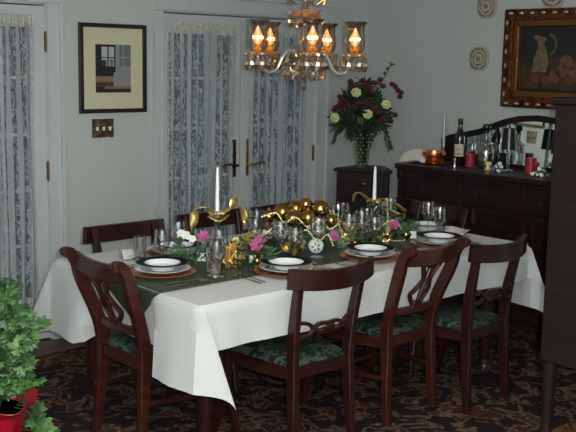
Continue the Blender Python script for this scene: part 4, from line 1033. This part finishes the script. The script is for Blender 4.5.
for k in range(5):
    th = math.radians(80+72*k); d = right*math.sin(th)+toc*math.cos(th); P = d*RA
    A = smooth_path([d*.035+Vector((0, 0, zl(1.765))), d*.08+Vector((0, 0, zl(1.80))), d*.12+Vector((0, 0, zl(1.765))), d*.155+Vector((0, 0, zl(1.70))), d*.20+Vector((0, 0, zl(1.685))), d*.245+Vector((0, 0, zl(1.715))), P+Vector((0, 0, zl(1.765)))], 5)
    build('arm', MB().tube(A, .0075, 8), 'armglass', C, smooth=True)
    bo = build('drip_pan', MB().lathe([(.012, zl(1.765)), (.05, zl(1.770)), (.062, zl(1.784)), (.060, zl(1.787)), (.03, zl(1.776)), (.012, zl(1.776))], 22, (P.x, P.y, 0), flute=.08, nf=10), 'pan', C, smooth=True)
    build('candle_cup', MB().lathe([(.02, zl(1.776)), (.024, zl(1.79)), (.014, zl(1.80)), (.011, zl(1.83))], 14, (P.x, P.y, 0)), 'brass', C, smooth=True)
    sh = build('hurricane_shade', MB().lathe([(.026, zl(1.785)), (.044, zl(1.798)), (.052, zl(1.83)), (.050, zl(1.865)), (.045, zl(1.90)), (.047, zl(1.925)), (.064, zl(1.945)), (.062, zl(1.946)), (.045, zl(1.925)), (.043, zl(1.90)), (.048, zl(1.865)), (.050, zl(1.83)), (.042, zl(1.801))], 26, (P.x, P.y, 0), cap=False), 'amber', C, smooth=True)
    bu = build('flame_bulb', MB().lathe([(.011, zl(1.825)), (.022, zl(1.842)), (.026, zl(1.858)), (.018, zl(1.882)), (.001, zl(1.918))], 14, (P.x, P.y, 0)), 'glow', C, smooth=True)
    build('filament', MB().lathe([(.001, zl(1.838)), (.016, zl(1.846)), (.0265, zl(1.852)), (.0268, zl(1.864)), (.001, zl(1.87))], 14, (P.x, P.y, 0)), 'bulb', bu, smooth=True)
    pl = bpy.data.lights.new('bulb_light', 'POINT'); pl.energy = 4.5; pl.color = (1, .55, .22); pl.shadow_soft_size = .025
    po = bpy.data.objects.new('bulb_light', pl); COL.objects.link(po); po.location = (P.x, P.y, zl(1.862)); po.parent = bu
    for j in range(13):
        a = 2*PI*j/13+k; pendant((P.x+.057*math.cos(a), P.y+.057*math.sin(a), zl(1.782)), 1.35, a)
for j in range(14): a = 2*PI*j/14; pendant((.10*math.cos(a), .10*math.sin(a), zl(1.735)), 1.35, a)
for j in range(8): a = 2*PI*j/8; pendant((.052*math.cos(a), .052*math.sin(a), zl(1.70)), .9, a)
for j in range(10): a = 2*PI*j/10; pendant((.078*math.cos(a), .078*math.sin(a), zl(1.992)), 1.25, a)
build('pendant_ring', MB().tube([(.10*math.cos(q), .10*math.sin(q), zl(1.737)) for q in lin(0, 2*PI, 24)], .003, 6), 'brass', C, smooth=True)
for s_ in range(5):
    a = s_*1.256+.4; pth = smooth_path([Vector((.06*math.cos(a), .06*math.sin(a), zl(2.03))), Vector((.10*math.cos(a), .10*math.sin(a), zl(2.055))), Vector((.095*math.cos(a), .095*math.sin(a), zl(2.03)))], 4)
    build('crown_scroll', MB().tube(pth, .004, 6), 'brass', C, smooth=True)

# ================================================================== RIGHT FOREGROUND CABINET
K = thing('tall_cabinet', 'tall plain dark brown cabinet on turned legs at the right edge of the photo', 'cabinet', (-2.375, -3.245, 0))
mb = MB(); mb.box(0, .5, -1.0, 0, .585, 1.60)
build('body', mb, 'cab', K, bevel=.006)
build('cornice', MB().box(-.012, .51, -1.01, .012, 1.60, 1.625), 'cab', K, bevel=.006)
for x in (.03, .47):
    for y in (-.97, -.03):
        lg = MB(); lg.lathe([(.014, 0), (.020, .03), (.016, .06), (.024, .10), (.016, .13), (.020, .22), (.026, .30), (.018, .33), (.026, .36), (.020, .40), (.028, .46), (.028, .585)], 16, (x, y, 0)); build('leg', lg, 'cab', K, smooth=True)

# ================================================================== IVY PLANT
IV = thing('potted_ivy', 'leafy green ivy plant in a red foil-wrapped pot at the lower left', 'potted plant', (-3.875, -1.50, .0))
IV.scale = (1.15, 1.15, 1.15)
def foil(u, v):
    a = 2*PI*u; h = .24*v; r = .085+.045*v+(.045*max(0, v-.82)/.18)
    r *= 1+.035*math.sin(a*9+2*v)*(.4+v); return (r*math.cos(a), r*math.sin(a), h+(.012*math.sin(5*a) if v > .9 else 0))
build('red_foil_pot', MB().grid(foil, 60, 10).lathe([(.001, .001), (.084, .001)], 20), 'red', IV, solid=.002, recalc=False)
build('soil', MB().lathe([(.001, .20), (.118, .20)], 20), 'soil', IV)
random.seed(17)
def ivyleaf(mb, p, d, nrm, s_):
    d = d.normalized(); b = d.cross(nrm).normalized(); n2 = b.cross(d)
    o2 = [(0, 0), (.28, -.12), (.55, .02), (.42, .26), (.62, .52), (.26, .55), (0, 1.0), (-.26, .55), (-.62, .52), (-.42, .26), (-.55, .02), (-.28, -.12)]
    vs = [p+b*x*s_+d*y*s_-n2*(abs(x)*.25+y*y*.15)*s_ for x, y in o2]; c = p+d*.3*s_+n2*.02*s_
    vs.append(c); mb.add(vs, [(i, (i+1) % 12, 12) for i in range(12)])
vine = MB(); nlv = 0
cols_ = [MB(), MB()]
for i in range(44):
    a = random.uniform(0, 2*PI); R0 = random.uniform(.10, .21); top = random.uniform(.22, .62)
    top = max(top, .33)
    if i % 6 == 0: top = .66; R0 = .10
    P = smooth_path([Vector((.03*math.cos(a), .03*math.sin(a), .2)), Vector((R0*.6*math.cos(a), R0*.6*math.sin(a), .2+max(.12, top-.2)*.8)), Vector((R0*math.cos(a+.3), R0*math.sin(a+.3), top))], 7)
    vine.tube(P, .0025, 5)
    for q in range(6, len(P)):
        for r_ in range(3):
            d = rv()+Vector((math.cos(a), math.sin(a), .1)); n_ = Vector((random.uniform(-.7, .3), random.uniform(-.9, .1), .9))
            ivyleaf(cols_[random.random() < .4], P[q]+rv()*.025, d, n_, random.uniform(.024, .044))
build('vines', vine, 'stem', IV)
f_ = build('ivy_leaves', cols_[0], mat('ivy_mid_green', (.025, .065, .028), .4, var=(14, (.07, .15, .05), .4, .6)), IV, recalc=False)
f_ = build('young_ivy_leaves', cols_[1], mat('ivy_pale_green', (.09, .22, .05), .5, var=(14, (.16, .28, .12), .4, .6)), IV, recalc=False)
f_['label'] = 'paler yellow-green leaves'
# second trailing spray in front of the pot
tr_ = MB(); tl = MB()
for i in range(6):
    a = math.radians(-60+i*14); P = smooth_path([Vector((.10*math.cos(a), .10*math.sin(a), .22)), Vector((.17*math.cos(a), .17*math.sin(a), .20)), Vector((.20*math.cos(a), .20*math.sin(a), .08)), Vector((.25*math.cos(a), .25*math.sin(a), .03))], 5)
    tr_.tube(P, .0022, 5)
    for q in range(7, len(P)): ivyleaf(tl, P[q]+rv()*.02+Vector((0, 0, .01)), rv()+Vector((0, 0, -.4)), Vector((-.6, -.7, .5)), random.uniform(.035, .055))
build('trailing_vines', tr_, 'stem', IV); build('trailing_leaves', tl, 'leaf', IV, recalc=False)
